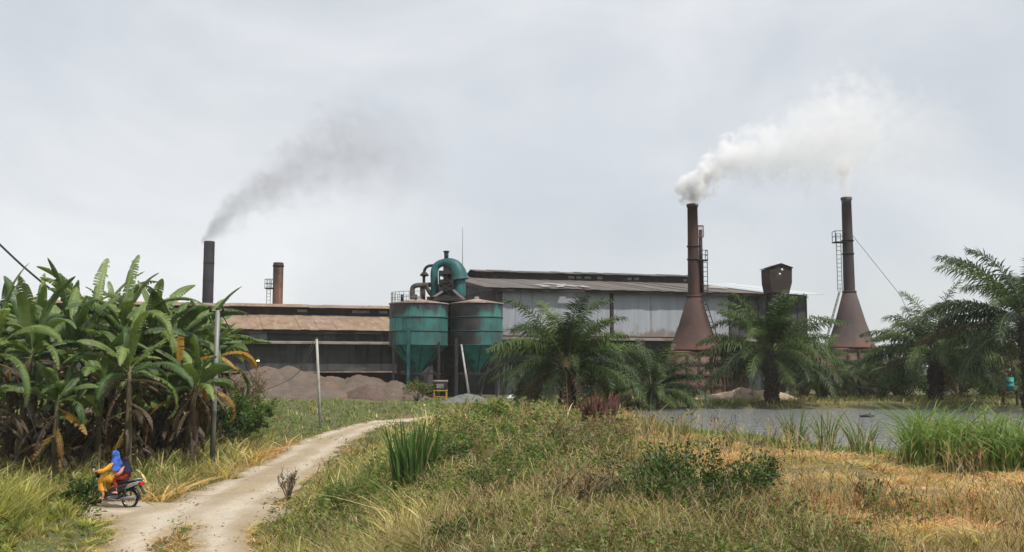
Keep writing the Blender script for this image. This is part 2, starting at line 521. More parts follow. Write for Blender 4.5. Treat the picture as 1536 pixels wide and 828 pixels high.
def silo_mat(name, black_x, top_z, h):
    """teal sheets with rust-black grime: top band, one flank and random sheets"""
    m, t, b, o = new_mat(name)
    N, L = t.nodes.new, t.links.new
    tcn = N('ShaderNodeTexCoord')
    sp = N('ShaderNodeSeparateXYZ'); L(tcn.outputs['Object'], sp.inputs[0])

    def math_(op, a, b_):
        n = N('ShaderNodeMath'); n.operation = op
        for i, v in enumerate((a, b_)):
            if v is None: continue
            if isinstance(v, (int, float)): n.inputs[i].default_value = v
            else: L(v, n.inputs[i])
        return n.outputs[0]
    ang = math_('ARCTAN2', sp.outputs['X'], math_('MULTIPLY', sp.outputs['Y'], -1))
    cu = math_('MULTIPLY', ang, 2.6)
    cv = N('ShaderNodeCombineXYZ'); L(cu, cv.inputs[0]); L(sp.outputs['Z'], cv.inputs[1])
    br = N('ShaderNodeTexBrick')
    br.offset = 0.5
    br.inputs['Scale'].default_value = 1.0
    br.inputs['Brick Width'].default_value = 1.3
    br.inputs['Row Height'].default_value = 1.25
    br.inputs['Mortar Size'].default_value = 0.012
    br.inputs['Color1'].default_value = (0, 0, 0, 1)
    br.inputs['Color2'].default_value = (1, 1, 1, 1)
    br.inputs['Mortar'].default_value = (0.1, 0.1, 0.1, 1)
    L(cv.outputs[0], br.inputs['Vector'])
    mpn = N('ShaderNodeMapping'); mpn.inputs['Scale'].default_value = (1.9, 0.2, 1)
    L(cv.outputs[0], mpn.inputs['Vector'])
    nz = N('ShaderNodeTexNoise'); nz.inputs['Scale'].default_value = 1.7; nz.inputs['Detail'].default_value = 7; nz.inputs['Roughness'].default_value = 0.68
    L(mpn.outputs[0], nz.inputs['Vector'])
    nz2 = N('ShaderNodeTexNoise'); nz2.inputs['Scale'].default_value = 0.75; nz2.inputs['Detail'].default_value = 5
    L(tcn.outputs['Object'], nz2.inputs['Vector'])
    # teal variation
    t1 = N('ShaderNodeMix'); t1.data_type = 'RGBA'
    t1.inputs['A'].default_value = (0.013, 0.085, 0.082, 1); t1.inputs['B'].default_value = (0.10, 0.29, 0.26, 1)
    f1 = math_('ADD', math_('MULTIPLY', br.outputs['Color'], 0.3), math_('MULTIPLY', math_('SUBTRACT', nz.outputs['Fac'], 0.38), 2.0))
    f1n = N('ShaderNodeClamp'); L(f1, f1n.inputs[0]); L(f1n.outputs[0], t1.inputs['Factor'])
    # grime amount
    top = N('ShaderNodeMapRange'); top.inputs['From Min'].default_value = top_z - h * 0.42; top.inputs['From Max'].default_value = top_z
    top.inputs['To Max'].default_value = 0.5; L(sp.outputs['Z'], top.inputs['Value'])
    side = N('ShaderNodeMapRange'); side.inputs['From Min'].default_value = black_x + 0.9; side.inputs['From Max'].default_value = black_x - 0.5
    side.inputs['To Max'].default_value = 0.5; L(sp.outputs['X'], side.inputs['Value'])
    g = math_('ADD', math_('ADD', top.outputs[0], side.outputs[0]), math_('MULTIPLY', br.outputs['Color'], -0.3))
    g = math_('ADD', g, math_('ADD', math_('MULTIPLY', nz.outputs['Fac'], 1.05), math_('MULTIPLY', nz2.outputs['Fac'], 0.55)))
    gm = N('ShaderNodeMapRange'); gm.interpolation_type = 'SMOOTHSTEP'
    gm.inputs['From Min'].default_value = 0.70; gm.inputs['From Max'].default_value = 0.98
    L(g, gm.inputs['Value'])
    gc = N('ShaderNodeMix'); gc.data_type = 'RGBA'
    gc.inputs['A'].default_value = (0.02, 0.02, 0.022, 1); gc.inputs['B'].default_value = (0.06, 0.046, 0.042, 1)
    gf = N('ShaderNodeMapRange'); gf.inputs['From Min'].default_value = 0.42; gf.inputs['From Max'].default_value = 0.66; L(nz2.outputs['Fac'], gf.inputs['Value'])
    L(gf.outputs[0], gc.inputs['Factor'])
    fin = N('ShaderNodeMix'); fin.data_type = 'RGBA'
    L(gm.outputs[0], fin.inputs['Factor']); L(t1.outputs['Result'], fin.inputs['A']); L(gc.outputs['Result'], fin.inputs['B'])
    L(fin.outputs['Result'], b.inputs['Base Color'])
    b.inputs['Roughness'].default_value = 0.55
    b.inputs['Specular IOR Level'].default_value = 0.3
    return m


M['teal'] = mat('teal_paint', (0.015, 0.085, 0.09), [dict(color=(0.025, 0.13, 0.135), scale=1.2, lo=0.42, hi=0.65), dict(color=(0.012, 0.06, 0.065), scale=1.6, lo=0.5, hi=0.7, stretch=(1, 1, 0.4)), dict(color=(0.05, 0.04, 0.035), scale=2.2, lo=0.6, hi=0.72)], 0.5)
M['teal_cone'] = mat('teal_hopper', (0.02, 0.15, 0.145), [dict(color=(0.035, 0.2, 0.19), scale=0.9, lo=0.42, hi=0.62), dict(color=(0.03, 0.04, 0.04), scale=1.4, lo=0.52, hi=0.7, stretch=(1, 1, 0.4)), dict(color=(0.1, 0.16, 0.15), scale=3, lo=0.64, hi=0.74)], 0.6)
M['teal_dark'] = mat('teal_duct', (0.01, 0.055, 0.06), [dict(color=(0.02, 0.1, 0.1), scale=1.5, lo=0.45, hi=0.65), dict(color=(0.03, 0.03, 0.03), scale=2, lo=0.55, hi=0.7)], 0.55)
M['heap'] = mat('shell_heap', (0.10, 0.077, 0.062), [dict(color=(0.122, 0.095, 0.078), scale=0.9, lo=0.42, hi=0.62), dict(color=(0.105, 0.066, 0.052), scale=1.8, lo=0.5, hi=0.68), dict(color=(0.18, 0.1, 0.065), scale=0.6, lo=0.58, hi=0.72), dict(color=(0.17, 0.13, 0.10), scale=14, lo=0.55, hi=0.72)], 0.95, bump=(20, 0.6, 0.06))
M['heap_dark'] = mat('dark_shell_heap', (0.09, 0.06, 0.05), [dict(color=(0.115, 0.076, 0.062), scale=1.1, lo=0.42, hi=0.62), dict(color=(0.07, 0.048, 0.04), scale=14, lo=0.5, hi=0.68)], 0.95, bump=(20, 0.6, 0.06))
M['heap_grey'] = mat('gravel_heap', (0.13, 0.14, 0.125), [dict(color=(0.085, 0.1, 0.075), scale=3, lo=0.45, hi=0.65), dict(color=(0.2, 0.2, 0.19), scale=16, lo=0.55, hi=0.7)], 0.95, bump=(18, 0.7, 0.06))
M['heap_sand'] = mat('sand_heap', (0.33, 0.255, 0.19), [dict(color=(0.25, 0.19, 0.14), scale=1.4, lo=0.45, hi=0.65), dict(color=(0.38, 0.32, 0.25), scale=9, lo=0.55, hi=0.7)], 0.95, bump=(15, 0.5, 0.05))
M['leaf'] = leaf_mat('banana_leaf', 0.5, 0.32, 0.35, 0.0)
M['frond'] = leaf_mat('palm_frond', 0.5, 0.22, 0.3, 0.0)
M['grass'] = leaf_mat('grass_blade', 0.7, 0.38, 0.2)
M['weed'] = leaf_mat('weed_leaf', 0.6, 0.32, 0.25)
M['trunk'] = mat('palm_trunk', (0.05, 0.038, 0.03), [dict(color=(0.085, 0.065, 0.048), scale=3, lo=0.45, hi=0.65), dict(color=(0.025, 0.022, 0.018), scale=6, lo=0.5, hi=0.65)], 0.95, bump=(8, 0.8, 0.08))
M['banana_stem'] = mat('banana_stem', (0.09, 0.085, 0.04), [dict(color=(0.13, 0.1, 0.06), scale=3, lo=0.42, hi=0.62, stretch=(1, 1, 0.3)), dict(color=(0.045, 0.03, 0.02), scale=5, lo=0.5, hi=0.65, stretch=(1, 1, 0.25))], 0.7)
M['twig'] = mat('dry_twig', (0.17, 0.125, 0.08), [dict(color=(0.1, 0.075, 0.05), scale=9, lo=0.45, hi=0.65)], 0.9)
M['stump'] = mat('splintered_wood', (0.07, 0.03, 0.02), [dict(color=(0.14, 0.07, 0.045), scale=5, lo=0.45, hi=0.62, stretch=(2, 2, 0.3)), dict(color=(0.03, 0.016, 0.012), scale=7, lo=0.5, hi=0.65, stretch=(2, 2, 0.3))], 0.9, bump=(20, 0.8, 0.04))
M['galv_pale'] = mat('pale_pole_steel', (0.36, 0.355, 0.33), [dict(color=(0.25, 0.24, 0.22), scale=3, lo=0.45, hi=0.65)], 0.6)
M['cable'] = mat('black_cable', (0.02, 0.02, 0.022), rough=0.6)
M['wire'] = mat('grey_wire', (0.13, 0.13, 0.13), rough=0.5)
M['black_plastic'] = mat('black_plastic', (0.014, 0.014, 0.017), [dict(color=(0.03, 0.028, 0.026), scale=9, lo=0.5, hi=0.7)], 0.32, spec=0.5)
M['rubber'] = mat('tyre_rubber', (0.02, 0.02, 0.02), [dict(color=(0.09, 0.075, 0.055), scale=12, lo=0.5, hi=0.7)], 0.9)
M['silver'] = mat('silver_trim', (0.36, 0.36, 0.36), [dict(color=(0.2, 0.19, 0.18), scale=9, lo=0.5, hi=0.7)], 0.35, 0.5)
M['red_lens'] = mat('red_lens', (0.45, 0.02, 0.015), rough=0.2, spec=0.5)
M['clear_lens'] = mat('clear_lens', (0.7, 0.7, 0.68), rough=0.12, spec=0.5)
M['vinyl'] = mat('seat_vinyl', (0.018, 0.018, 0.02), rough=0.5)
M['skin'] = mat('skin', (0.42, 0.22, 0.14), [dict(color=(0.36, 0.18, 0.115), scale=8, lo=0.45, hi=0.65)], 0.55)
M['yellow_cloth'] = mat('yellow_cloth', (0.6, 0.25, 0.015), [dict(color=(0.7, 0.38, 0.04), scale=4, lo=0.42, hi=0.62), dict(color=(0.62, 0.16, 0.015), scale=7, lo=0.56, hi=0.68)], 0.8)
M['blue_cloth'] = mat('blue_cloth', (0.02, 0.06, 0.29), [dict(color=(0.05, 0.14, 0.45), scale=5, lo=0.42, hi=0.62)], 0.75)
M['navy_cloth'] = mat('navy_cloth', (0.008, 0.009, 0.028), rough=0.8)
M['red_cloth'] = mat('red_cloth', (0.26, 0.03, 0.022), [dict(color=(0.25, 0.02, 0.02), scale=9, lo=0.45, hi=0.6)], 0.8)
M['pink_cloth'] = mat('pink_cloth', (0.66, 0.28, 0.19), rough=0.8)
M['sandal'] = mat('sandal', (0.62, 0.33, 0.3), rough=0.7)
M['yellow_paint'] = mat('yellow_machine_paint', (0.45, 0.28, 0.035), [dict(color=(0.2, 0.12, 0.04), scale=5, lo=0.5, hi=0.65)], 0.6)
M['white_sack'] = mat('white_sacking', (0.6, 0.6, 0.57), [dict(color=(0.42, 0.41, 0.38), scale=4, lo=0.5, hi=0.65)], 0.8)

# ------------------------------------------------------------------ setting: ground, road, pond
def grow(a, b, step, far, k):
    s = list(np.arange(a, b + 1e-6, step))
    d = step; p = b
    while p < far:
        d *= k; p += d; s.append(p)
    d = step; p = a; pre = []
    return s


gx = list(np.arange(-46, 46.01, 0.45))
d, p = 0.45, 46.0
ext = []
while p < 3000:
    d *= 1.35; p += d; ext.append(p)
gx = np.array([-v for v in ext[::-1]] + gx + ext)
gy = list(np.arange(4, 86.01, 0.45))
d, p = 0.45, 86.0
while p < 4500:
    d *= 1.35; p += d; gy.append(p)
d, p = 0.45, 4.0
pre = []
while p > -300:
    d *= 1.5; p -= d; pre.append(p)
gy = np.array(pre[::-1] + gy)
XX, YY = np.meshgrid(gx, gy)
ZZ = tz(XX, YY)
nx, ny = len(gx), len(gy)
ii = (np.arange(ny - 1)[:, None] * nx + np.arange(nx - 1)[None, :]).ravel()
Q = np.stack([ii, ii + 1, ii + 1 + nx, ii + nx], 1)
M['ground'] = mat('earth_and_litter', (0.085, 0.09, 0.035), [dict(color=(0.17, 0.11, 0.055), scale=0.22, lo=0.48, hi=0.66), dict(color=(0.06, 0.085, 0.025), scale=0.35, lo=0.48, hi=0.65), dict(color=(0.10, 0.07, 0.04), scale=3, lo=0.5, hi=0.68), dict(color=(0.17, 0.14, 0.07), scale=9, lo=0.6, hi=0.74)], 0.95, bump=(12, 0.6, 0.06))
g = link('ground', np_mesh('ground', np.stack([XX, YY, ZZ], -1).reshape(-1, 3), Q, smooth=True), M['ground'])
props(g, kind='structure')

# dirt road: sheet just above the ground with a ragged edge
M['road'] = mat('pale_dirt', (0.335, 0.275, 0.20), [dict(color=(0.27, 0.215, 0.15), scale=0.5, lo=0.42, hi=0.62), dict(color=(0.40, 0.345, 0.27), scale=0.9, lo=0.5, hi=0.66, stretch=(1, 0.4, 1)), dict(color=(0.24, 0.18, 0.12), scale=2.4, lo=0.54, hi=0.7), dict(color=(0.19, 0.145, 0.1), scale=7, lo=0.58, hi=0.72), dict(color=(0.46, 0.41, 0.34), scale=16, lo=0.58, hi=0.72)], 0.95, bump=(6, 0.9, 0.1))
_t = M['road'].node_tree
_b = [q for q in _t.nodes if q.type == 'BSDF_PRINCIPLED'][0]
_src = _b.inputs['Base Color'].links[0].from_socket
_at = _t.nodes.new('ShaderNodeAttribute'); _at.attribute_name = 'Col'
_mx = _t.nodes.new('ShaderNodeMix'); _mx.data_type = 'RGBA'; _mx.inputs['Factor'].default_value = 0.6
_t.links.new(_src, _mx.inputs['A']); _t.links.new(_at.outputs['Color'], _mx.inputs['B']); _t.links.new(_mx.outputs['Result'], _b.inputs['Base Color'])
rx = np.arange(-34, 6, 0.22); ry = np.arange(12, 66, 0.22)
RX, RY = np.meshgrid(rx, ry)
RD = road_d(RX, RY)
rut = -0.05 * np.exp(-((np.abs(RX - road_x(RY)) - 0.75) / 0.28) ** 2) + (fbm(RX, RY, 1.1, 3, 61) - 0.5) * 0.08
RZ = tz(RX, RY) + 0.09 + rut - 0.1 * ss(-0.35, 0.25, RD)
nx, ny = len(rx), len(ry)
ii = (np.arange(ny - 1)[:, None] * nx + np.arange(nx - 1)[None, :])
dm = (RD[:-1, :-1] + RD[1:, 1:] + RD[1:, :-1] + RD[:-1, 1:]) / 4
ii = ii[dm < 0.22].ravel()
Q = np.stack([ii, ii + 1, ii + 1 + nx, ii + nx], 1)
used, inv = np.unique(Q, return_inverse=True)
V = np.stack([RX, RY, RZ], -1).reshape(-1, 3)[used]
acr = np.abs(RX - road_x(RY))
wob = (fbm(RX, RY, 0.7, 3, 62) - 0.5) * 0.5
trk = np.exp(-((acr + wob - 0.78) / 0.33) ** 2)
trk = np.where(RX < -10.6, np.exp(-((np.abs(RY - 28.6) + wob - 0.7) / 0.35) ** 2), trk)
trk = np.clip(trk * 1.2 + (fbm(RX, RY, 0.35, 3, 63) - 0.5) * 1.1, 0, 1)
edge_ = ss(-0.55, 0.15, RD + wob * 0.5)
RC = np.array((0.30, 0.235, 0.15)) + (np.array((0.47, 0.415, 0.335)) - np.array((0.30, 0.235, 0.15))) * trk[..., None]
RC = RC * (1 - edge_[..., None]) + np.array((0.25, 0.185, 0.10)) * edge_[..., None]
rd = link('dirt_road', np_mesh('dirt_road', V, inv.reshape(-1, 4), None, RC.reshape(-1, 3)[used], smooth=True), M['road'])
props(rd, kind='structure')

# pond
m, t, b, o = new_mat('pond_water')
b.inputs['Base Color'].default_value = (0.19, 0.2, 0.205, 1)
b.inputs['Roughness'].default_value = 0.04
b.inputs['Specular IOR Level'].default_value = 0.5
tcn = t.nodes.new('ShaderNodeTexCoord')
mpn = t.nodes.new('ShaderNodeMapping'); mpn.inputs['Scale'].default_value = (0.7, 0.55, 1)
t.links.new(tcn.outputs['Object'], mpn.inputs[0])
nz = t.nodes.new('ShaderNodeTexNoise'); nz.inputs['Scale'].default_value = 2.0; nz.inputs['Detail'].default_value = 4; nz.inputs['Roughness'].default_value = 0.6
t.links.new(mpn.outputs[0], nz.inputs['Vector'])
bp = t.nodes.new('ShaderNodeBump'); bp.inputs['Strength'].default_value = 1.0; bp.inputs['Distance'].default_value = 0.5
t.links.new(nz.outputs['Fac'], bp.inputs['Height']); t.links.new(bp.outputs[0], b.inputs['Normal'])
M['water'] = m
pw = MB().add([(5, 27, 0), (85, 24, 0), (85, 74, 0), (5, 74, 0)], [(0, 1, 2, 3)]).build('pond_water', M['water'], None, (0, 0, 1.3))
props(pw, kind='structure')

# ------------------------------------------------------------------ big factory shed (right)
TH = R(14.8)
GZ = 1.45
o0 = at(748, 555, 100)
fac = thing('factory_shed', 'big grey clad factory shed with long brown roof and raised ridge vent', 'building', (o0.x, 100, GZ), TH)
LEN, DEP, EH, RH = 35.4, 40.0, 11.0, 13.85
NJ = random.Random(4)
# front wall cladding panels with a dark gap between
def local_x(px):  # px on the front eave -> local length along the wall
    s = (px - 768) / F
    # o0 + u*t : (ox+ct*t)/(oy+st*t)=s
    return (s * 100 - o0.x) / (math.cos(TH) - s * math.sin(TH))
xg = local_x(917)
xe = local_x(1092)
MB().box((0.35, -0.12, 6.05), (xg - 0.22, 0.06, EH - 0.35)).build('wall_panel', M['wall_grey'], fac)
MB().box((xg + 0.22, -0.14, 6.05), (xe, 0.06, EH - 0.45)).build('wall_panel', M['wall_grey'], fac)
pn = MB()
for i in range(8):
    x0_ = xe + 0.12 + i * (LEN - xe - 0.3) / 8
    pn.box((x0_, -0.1 - 0.03 * (i % 2), 5.6 + NJ.uniform(0, 1.2)), (x0_ + (LEN - xe - 0.3) / 8 - NJ.uniform(0.03, 0.3), 0.06, EH - 0.4))
po = pn.build('wall_panel', M['wall_dark'], fac)
props(po, label='dark weathered cladding strips at the far end')
MB().box((0.1, 0.1, 0.2), (LEN - 0.1, 0.3, EH - 0.2)).build('back_lining', M['dark_steel'], fac)
lw = MB().box((0.1, -0.05, 0), (LEN, 0.08, 5.6))
lwo = lw.build('lower_wall', mat('lower_wall', (0.045, 0.055, 0.05), [dict(color=(0.08, 0.085, 0.08), scale=0.5, lo=0.45, hi=0.65), dict(color=(0.11, 0.1, 0.09), scale=1.3, lo=0.58, hi=0.72)], 0.85), fac)
MB().box((-0.1, -1.2, 5.72), (LEN, 0.08, 5.82)).box((-0.1, -1.25, 5.6), (LEN, -1.17, 5.9)).build('ledge', M['pale_trim'], fac)
st = MB()
for x in np.linspace(0, LEN, 8): st.bar((x, -1.15, 0), (x, -1.15, 5.65), 0.22)
st.build_each('ledge_post', M['dark_steel'], fac)
MB().box((xg - 0.14, -0.2, 5.9), (xg + 0.14, 0.05, EH - 0.3)).build('gap_post', M['dark_steel'], fac)
MB().box((-0.25, -0.2, 0), (0.3, 0.2, EH - 0.1)).build('corner_post', M['wall_dark'], fac)
# gable end wall
MB().add([(0, 0.2, 0), (0, DEP - 0.2, 0), (0, DEP - 0.2, EH - 0.2), (0, DEP / 2, RH - 0.2), (0, 0.2, EH - 0.2), (0.25, 0.2, 0), (0.25, DEP - 0.2, 0), (0.25, DEP - 0.2, EH - 0.2), (0.25, DEP / 2, RH - 0.2), (0.25, 0.2, EH - 0.2)],
         [(0, 4, 3, 2, 1), (5, 6, 7, 8, 9), (0, 1, 6, 5), (1, 2, 7, 6), (2, 3, 8, 7), (3, 4, 9, 8), (4, 0, 5, 9)]).build('gable_wall', M['wall_dark'], fac)
MB().add([(LEN, 0.2, 0), (LEN, DEP - 0.2, 0), (LEN, DEP - 0.2, EH - 0.2), (LEN, DEP / 2, RH - 0.2), (LEN, 0.2, EH - 0.2), (LEN - .25, 0.2, 0), (LEN - .25, DEP - 0.2, 0), (LEN - .25, DEP - 0.2, EH - 0.2), (LEN - .25, DEP / 2, RH - 0.2), (LEN - .25, 0.2, EH - 0.2)],
         [(0, 1, 2, 3, 4), (9, 8, 7, 6, 5), (5, 6, 1, 0), (6, 7, 2, 1), (7, 8, 3, 2), (8, 9, 4, 3), (9, 5, 0, 4)]).build('gable_wall', M['wall_dark'], fac)
MB().box((0.3, DEP - 0.3, 0), (LEN - 0.3, DEP - 0.1, EH - 0.2)).build('rear_wall', M['wall_dark'], fac)
# roof: uneven long sheets, front slope
sl = (RH - EH) / (DEP / 2)
def roofz(y): return EH + y * sl
rf = MB()
nseg = 42
xs = np.linspace(-1.6, LEN - 5.2, nseg + 1)
for i in range(nseg):
    dz = NJ.uniform(-0.02, 0.05); ye = -1.1 + NJ.uniform(-0.1, 0.1)
    if xs[i] > 6.2 and xs[i] < 8.6: ye += 0.5
    rf.slab([(xs[i], ye, roofz(ye) + dz), (xs[i + 1] + 0.04, ye, roofz(ye) + dz), (xs[i + 1] + 0.04, DEP / 2, RH + dz), (xs[i], DEP / 2, RH + dz)], 0.05)
rf.build('roof', M['roof_brown'], fac)
rn = MB()
xs = np.linspace(LEN - 5.2, LEN + 1.3, 9)
for i in range(8):
    dz = 0.05 + NJ.uniform(-0.02, 0.04); ye = -1.2 + NJ.uniform(-0.1, 0.1)
    rn.slab([(xs[i], ye, roofz(ye) + dz), (xs[i + 1], ye, roofz(ye) + dz), (xs[i + 1], DEP / 2, RH + dz), (xs[i], DEP / 2, RH + dz)], 0.05)
props(rn.build('roof_sheet', M['roof_new'], fac), label='bright newer roof sheeting at the far end')
MB().slab([(LEN + 2.2, DEP + 1, EH - 0.15), (-1.6, DEP + 1, EH - 0.15), (-1.6, DEP / 2, RH), (LEN + 2.2, DEP / 2, RH)], 0.05).build('roof', M['roof_brown'], fac)
MB().box((-1.55, -0.95, EH - 0.5), (LEN - 1, -0.8, EH - 0.22)).box((-1.55, -0.75, EH - 0.45), (-1.35, DEP / 2, EH - 0.25)).build_each('eave_strip', M['dark_steel'], fac)  # dark strip along the front stands for the shadow band below the roof edge
vg = MB()
vg.bar((-1.6, -1.1, roofz(-1.1) - 0.14), (-1.6, DEP / 2, RH - 0.14), 0.1, 0.3)
vg.build('verge', M['dark_steel'], fac)
# torn sheets lying on the roof edge
ls = MB()
for (x, y, a, l, ww) in ((5.2, 2.0, 0.25, 2.6, 0.8), (6.9, 1.0, -0.3, 3.0, 0.8), (8.3, 3.0, 0.4, 3.2, 0.9), (9.6, 1.6, 0.1, 2.2, 0.8), (7.6, 5.5, 0.9, 2.6, 0.9), (5.0, 0.2, -.15, 1.5, .7), (27.2, 5.5, 0.7, 2.4, 0.8), (28.0, 7.5, 0.3, 2.4, 0.8)):
    c_, s_ = math.cos(a), math.sin(a)
    q = []
    for (u, v) in ((-ww / 2, -l / 2), (ww / 2, -l / 2), (ww / 2, l / 2), (-ww / 2, l / 2)):
        X, Y_ = x + u * c_ - v * s_, y + u * s_ + v * c_
        q.append((X, Y_, roofz(Y_) + 0.14 + 0.06 * (u > 0)))
    ls.slab(q, 0.03)
lsm_ = (mat('loose_sheet', (0.27, 0.26, 0.245), [dict(color=(0.25, 0.22, 0.2), scale=1.5, lo=0.45, hi=0.62)], 0.6))
ls.build_each('loose_sheet', lsm_, fac)
# ridge monitor
mx0, mx1 = 1.4, 31.0
yb = DEP / 2 - 2.4
MB().box((mx0 + 0.3, yb + 0.1, roofz(yb) - 0.05), (mx1 - 0.3, yb + 0.2, RH + 0.55)).box((mx0 + 0.3, DEP / 2 + 2.2, roofz(yb) - 0.05), (mx1 - 0.3, DEP / 2 + 2.3, RH + 0.55)).build_each('vent_wall', M['dark_steel'], fac)
lv = MB()
for x in (13.2, 14.3, 15.3, 17.0, 21.0, 21.9, 28.6): lv.box((x, yb + 0.02, roofz(yb) + 0.25), (x + NJ.uniform(0.4, 0.9), yb + 0.09, roofz(yb) + 0.55))
lv.build_each('vent_opening', M['window_sheet'], fac)
mr_ = MB()
xs = np.linspace(mx0, mx1, 30)
for i in range(29):
    dz = NJ.uniform(-0.02, 0.05)
    zl = RH + 0.45 + dz
    mr_.slab([(xs[i], yb - 0.7, zl), (xs[i + 1] + 0.03, yb - 0.7, zl), (xs[i + 1] + 0.03, DEP / 2, RH + 0.95 + dz), (xs[i], DEP / 2, RH + 0.95 + dz)], 0.06)
    mr_.slab([(xs[i], DEP / 2, RH + 0.95 + dz), (xs[i + 1] + 0.03, DEP / 2, RH + 0.95 + dz), (xs[i + 1] + 0.03, DEP / 2 + 3.1, zl), (xs[i], DEP / 2 + 3.1, zl)], 0.06)
mr_.build('ridge_roof', M['roof_cap'], fac)
MB().tube([(0.0, 18.0, RH - 0.5), (0.0, 18.0, RH + 5.8)], [0.05, 0.035], 6).build('lightning_rod', M['grey_steel'], fac)

# ------------------------------------------------------------------ low mill building (left)
TH2 = R(17)
xr = xat(692, 101)
mill = thing('mill_building', 'long low mill building with rusty tan roof and dark cladding', 'building', (xr, 101, GZ), TH2)
LL = 44.0
eh, th_ = 6.45, 8.45
rf = MB()
xs = np.linspace(-LL, -0.2, 50)
for i in range(49):
    dz = NJ.uniform(-0.02, 0.035); ye = -1.0 + NJ.uniform(-0.08, 0.08)
    rf.slab([(xs[i], ye, eh + dz), (xs[i + 1] + 0.03, ye, eh + dz), (xs[i + 1] + 0.03, 8.6, th_ + dz), (xs[i], 8.6, th_ + dz)], 0.05)
rf.build('roof', M['roof_tan'], mill)
MB().slab([(-0.2, 18.5, eh), (-LL, 18.5, eh), (-LL, 9, th_), (-0.2, 9, th_)], 0.05).build('roof', M['roof_tan'], mill)
MB().box((-LL + .5, -0.85, eh - 0.35), (-0.4, -0.7, eh - 0.06)).build_each('eave_strip', M['dark_steel'], mill)
MB().box((-LL + 0.4, 8.2, th_ - 0.1), (-0.5, 8.4, 9.3)).box((-LL + 0.4, 10.2, th_ - 0.1), (-0.5, 10.4, 9.3)).build_each('vent_wall', M['dark_steel'], mill)
lv = MB()
for x in np.arange(-LL + 2, -1, 2.9):
    if NJ.random() < 0.6: lv.box((x, 8.1, th_ + 0.22), (x + NJ.uniform(0.8, 2.4), 8.17, th_ + 0.5))
lv.build_each('vent_opening', M['window_sheet'], mill)
mr_ = MB()
xs = np.linspace(-LL, -0.1, 28)
for i in range(27):
    dz = NJ.uniform(-0.02, 0.04)
    mr_.slab([(xs[i], 7.3, 9.15 + dz), (xs[i + 1] + 0.03, 7.3, 9.15 + dz), (xs[i + 1] + 0.03, 9.3, 9.55 + dz), (xs[i], 9.3, 9.55 + dz)], 0.06)
    mr_.slab([(xs[i], 9.3, 9.55 + dz), (xs[i + 1] + 0.03, 9.3, 9.55 + dz), (xs[i + 1] + 0.03, 11.3, 9.15 + dz), (xs[i], 11.3, 9.15 + dz)], 0.06)
mr_.build('ridge_roof', M['roof_tan'], mill)
MB().box((-LL, 0.0, 5.4), (-0.3, 0.15, eh - 0.05)).build('upper_wall', M['wall_strip'], mill)
wn = MB()
for (x, ww) in ((-23.6, 1.0), (-21.0, 1.6), (-26.3, 1.3), (-30, 1.6), (-35, 1.6)): wn.box((x, -0.05, 5.5), (x + ww, -0.005, eh - 0.15))
wn.build_each('wall_window', M['window_sheet'], mill)
MB().slab([(-LL, -1.3, 5.22), (-0.3, -1.3, 5.22), (-0.3, -0.05, 5.4), (-LL, -0.05, 5.4)], 0.06).box((-LL, -1.36, 5.06), (-0.3, -1.3, 5.24)).build('awning', M['pale_trim'], mill)
wl = MB()
xs = np.linspace(-LL, -5.8, 30)
for i in range(29):
    wl.box((xs[i], -0.35 + NJ.uniform(-0.02, 0.02), 2.45 + NJ.uniform(-0.05, 0.05)), (xs[i + 1] + 0.002, -0.2, 5.02))
wl.build('lower_wall', M['wall_mill'], mill)
MB().box((-LL, -0.42, 2.3), (-5.9, -0.34, 2.44)).build('wall_sill', M['rust_trim'], mill)
ps = MB()
for x in np.linspace(-LL, -0.6, 10): ps.bar((x, -0.1, 0), (x, -0.1, 5.3), 0.25)
ps.build_each('post', M['dark_steel'], mill)
MB().box((-LL, 17.8, 0), (-0.3, 18.0, eh)).box((-LL, 0.2, 0), (-LL + 0.2, 17.8, eh)).box((-0.5, 0.2, 0.0), (-0.3, 17.8, eh)).build_each('rear_wall', M['wall_dark'], mill)
MB().box((-5.6, -0.2, 0.9), (-0.6, 0.05, 5.2)).build('end_bay_wall', M['wall_dark'], mill)
MB().box((-9.5, 1.5, 0), (-1, 1.8, 2.2)).build('inner_wall', mat('red_brown_wall', (0.12, 0.06, 0.045), [dict(color=(0.07, 0.045, 0.04), scale=1, lo=0.45, hi=0.65)], 0.9), mill)

# wall lamp, lit
p = at(387, 541, 93.6)
lm = thing('wall_lamp', 'small lit warm lamp on a bracket before the dark mill wall', 'lamp', p)
MB().lathe([(0.001, 0.1), (0.1, 0.07), (0.15, 0), (0.1, -0.07), (0.001, -0.1)], (0, 0, 0), 12).build('bulb', None, lm)
m, t, b, o = new_mat('lamp_glow')
b.inputs['Emission Color'].default_value = (1.0, 0.62, 0.22, 1); b.inputs['Emission Strength'].default_value = 4.0
lm.children[0].data.materials.append(m)
MB().lathe([(0.2, 0.0), (0.14, 0.16), (0.05, 0.22)], (0, 0, 0.06), 12).tube([(0, 0, 0.25), (0, 0.3, 0.4), (0, 1.35, 0.4)], 0.04, 6).build('bracket', M['dark_steel'], lm)

# ------------------------------------------------------------------ chimneys
def ladder(mb, x, y, z0, z1, wdt=0.42, cage=False):
    mb.bar((x - wdt / 2, y, z0), (x - wdt / 2, y, z1), 0.06)
    mb.bar((x + wdt / 2, y, z0), (x + wdt / 2, y, z1), 0.06)
    z = z0 + 0.2
    while z < z1:
        mb.bar((x - wdt / 2, y, z), (x + wdt / 2, y, z), 0.045); z += 0.4


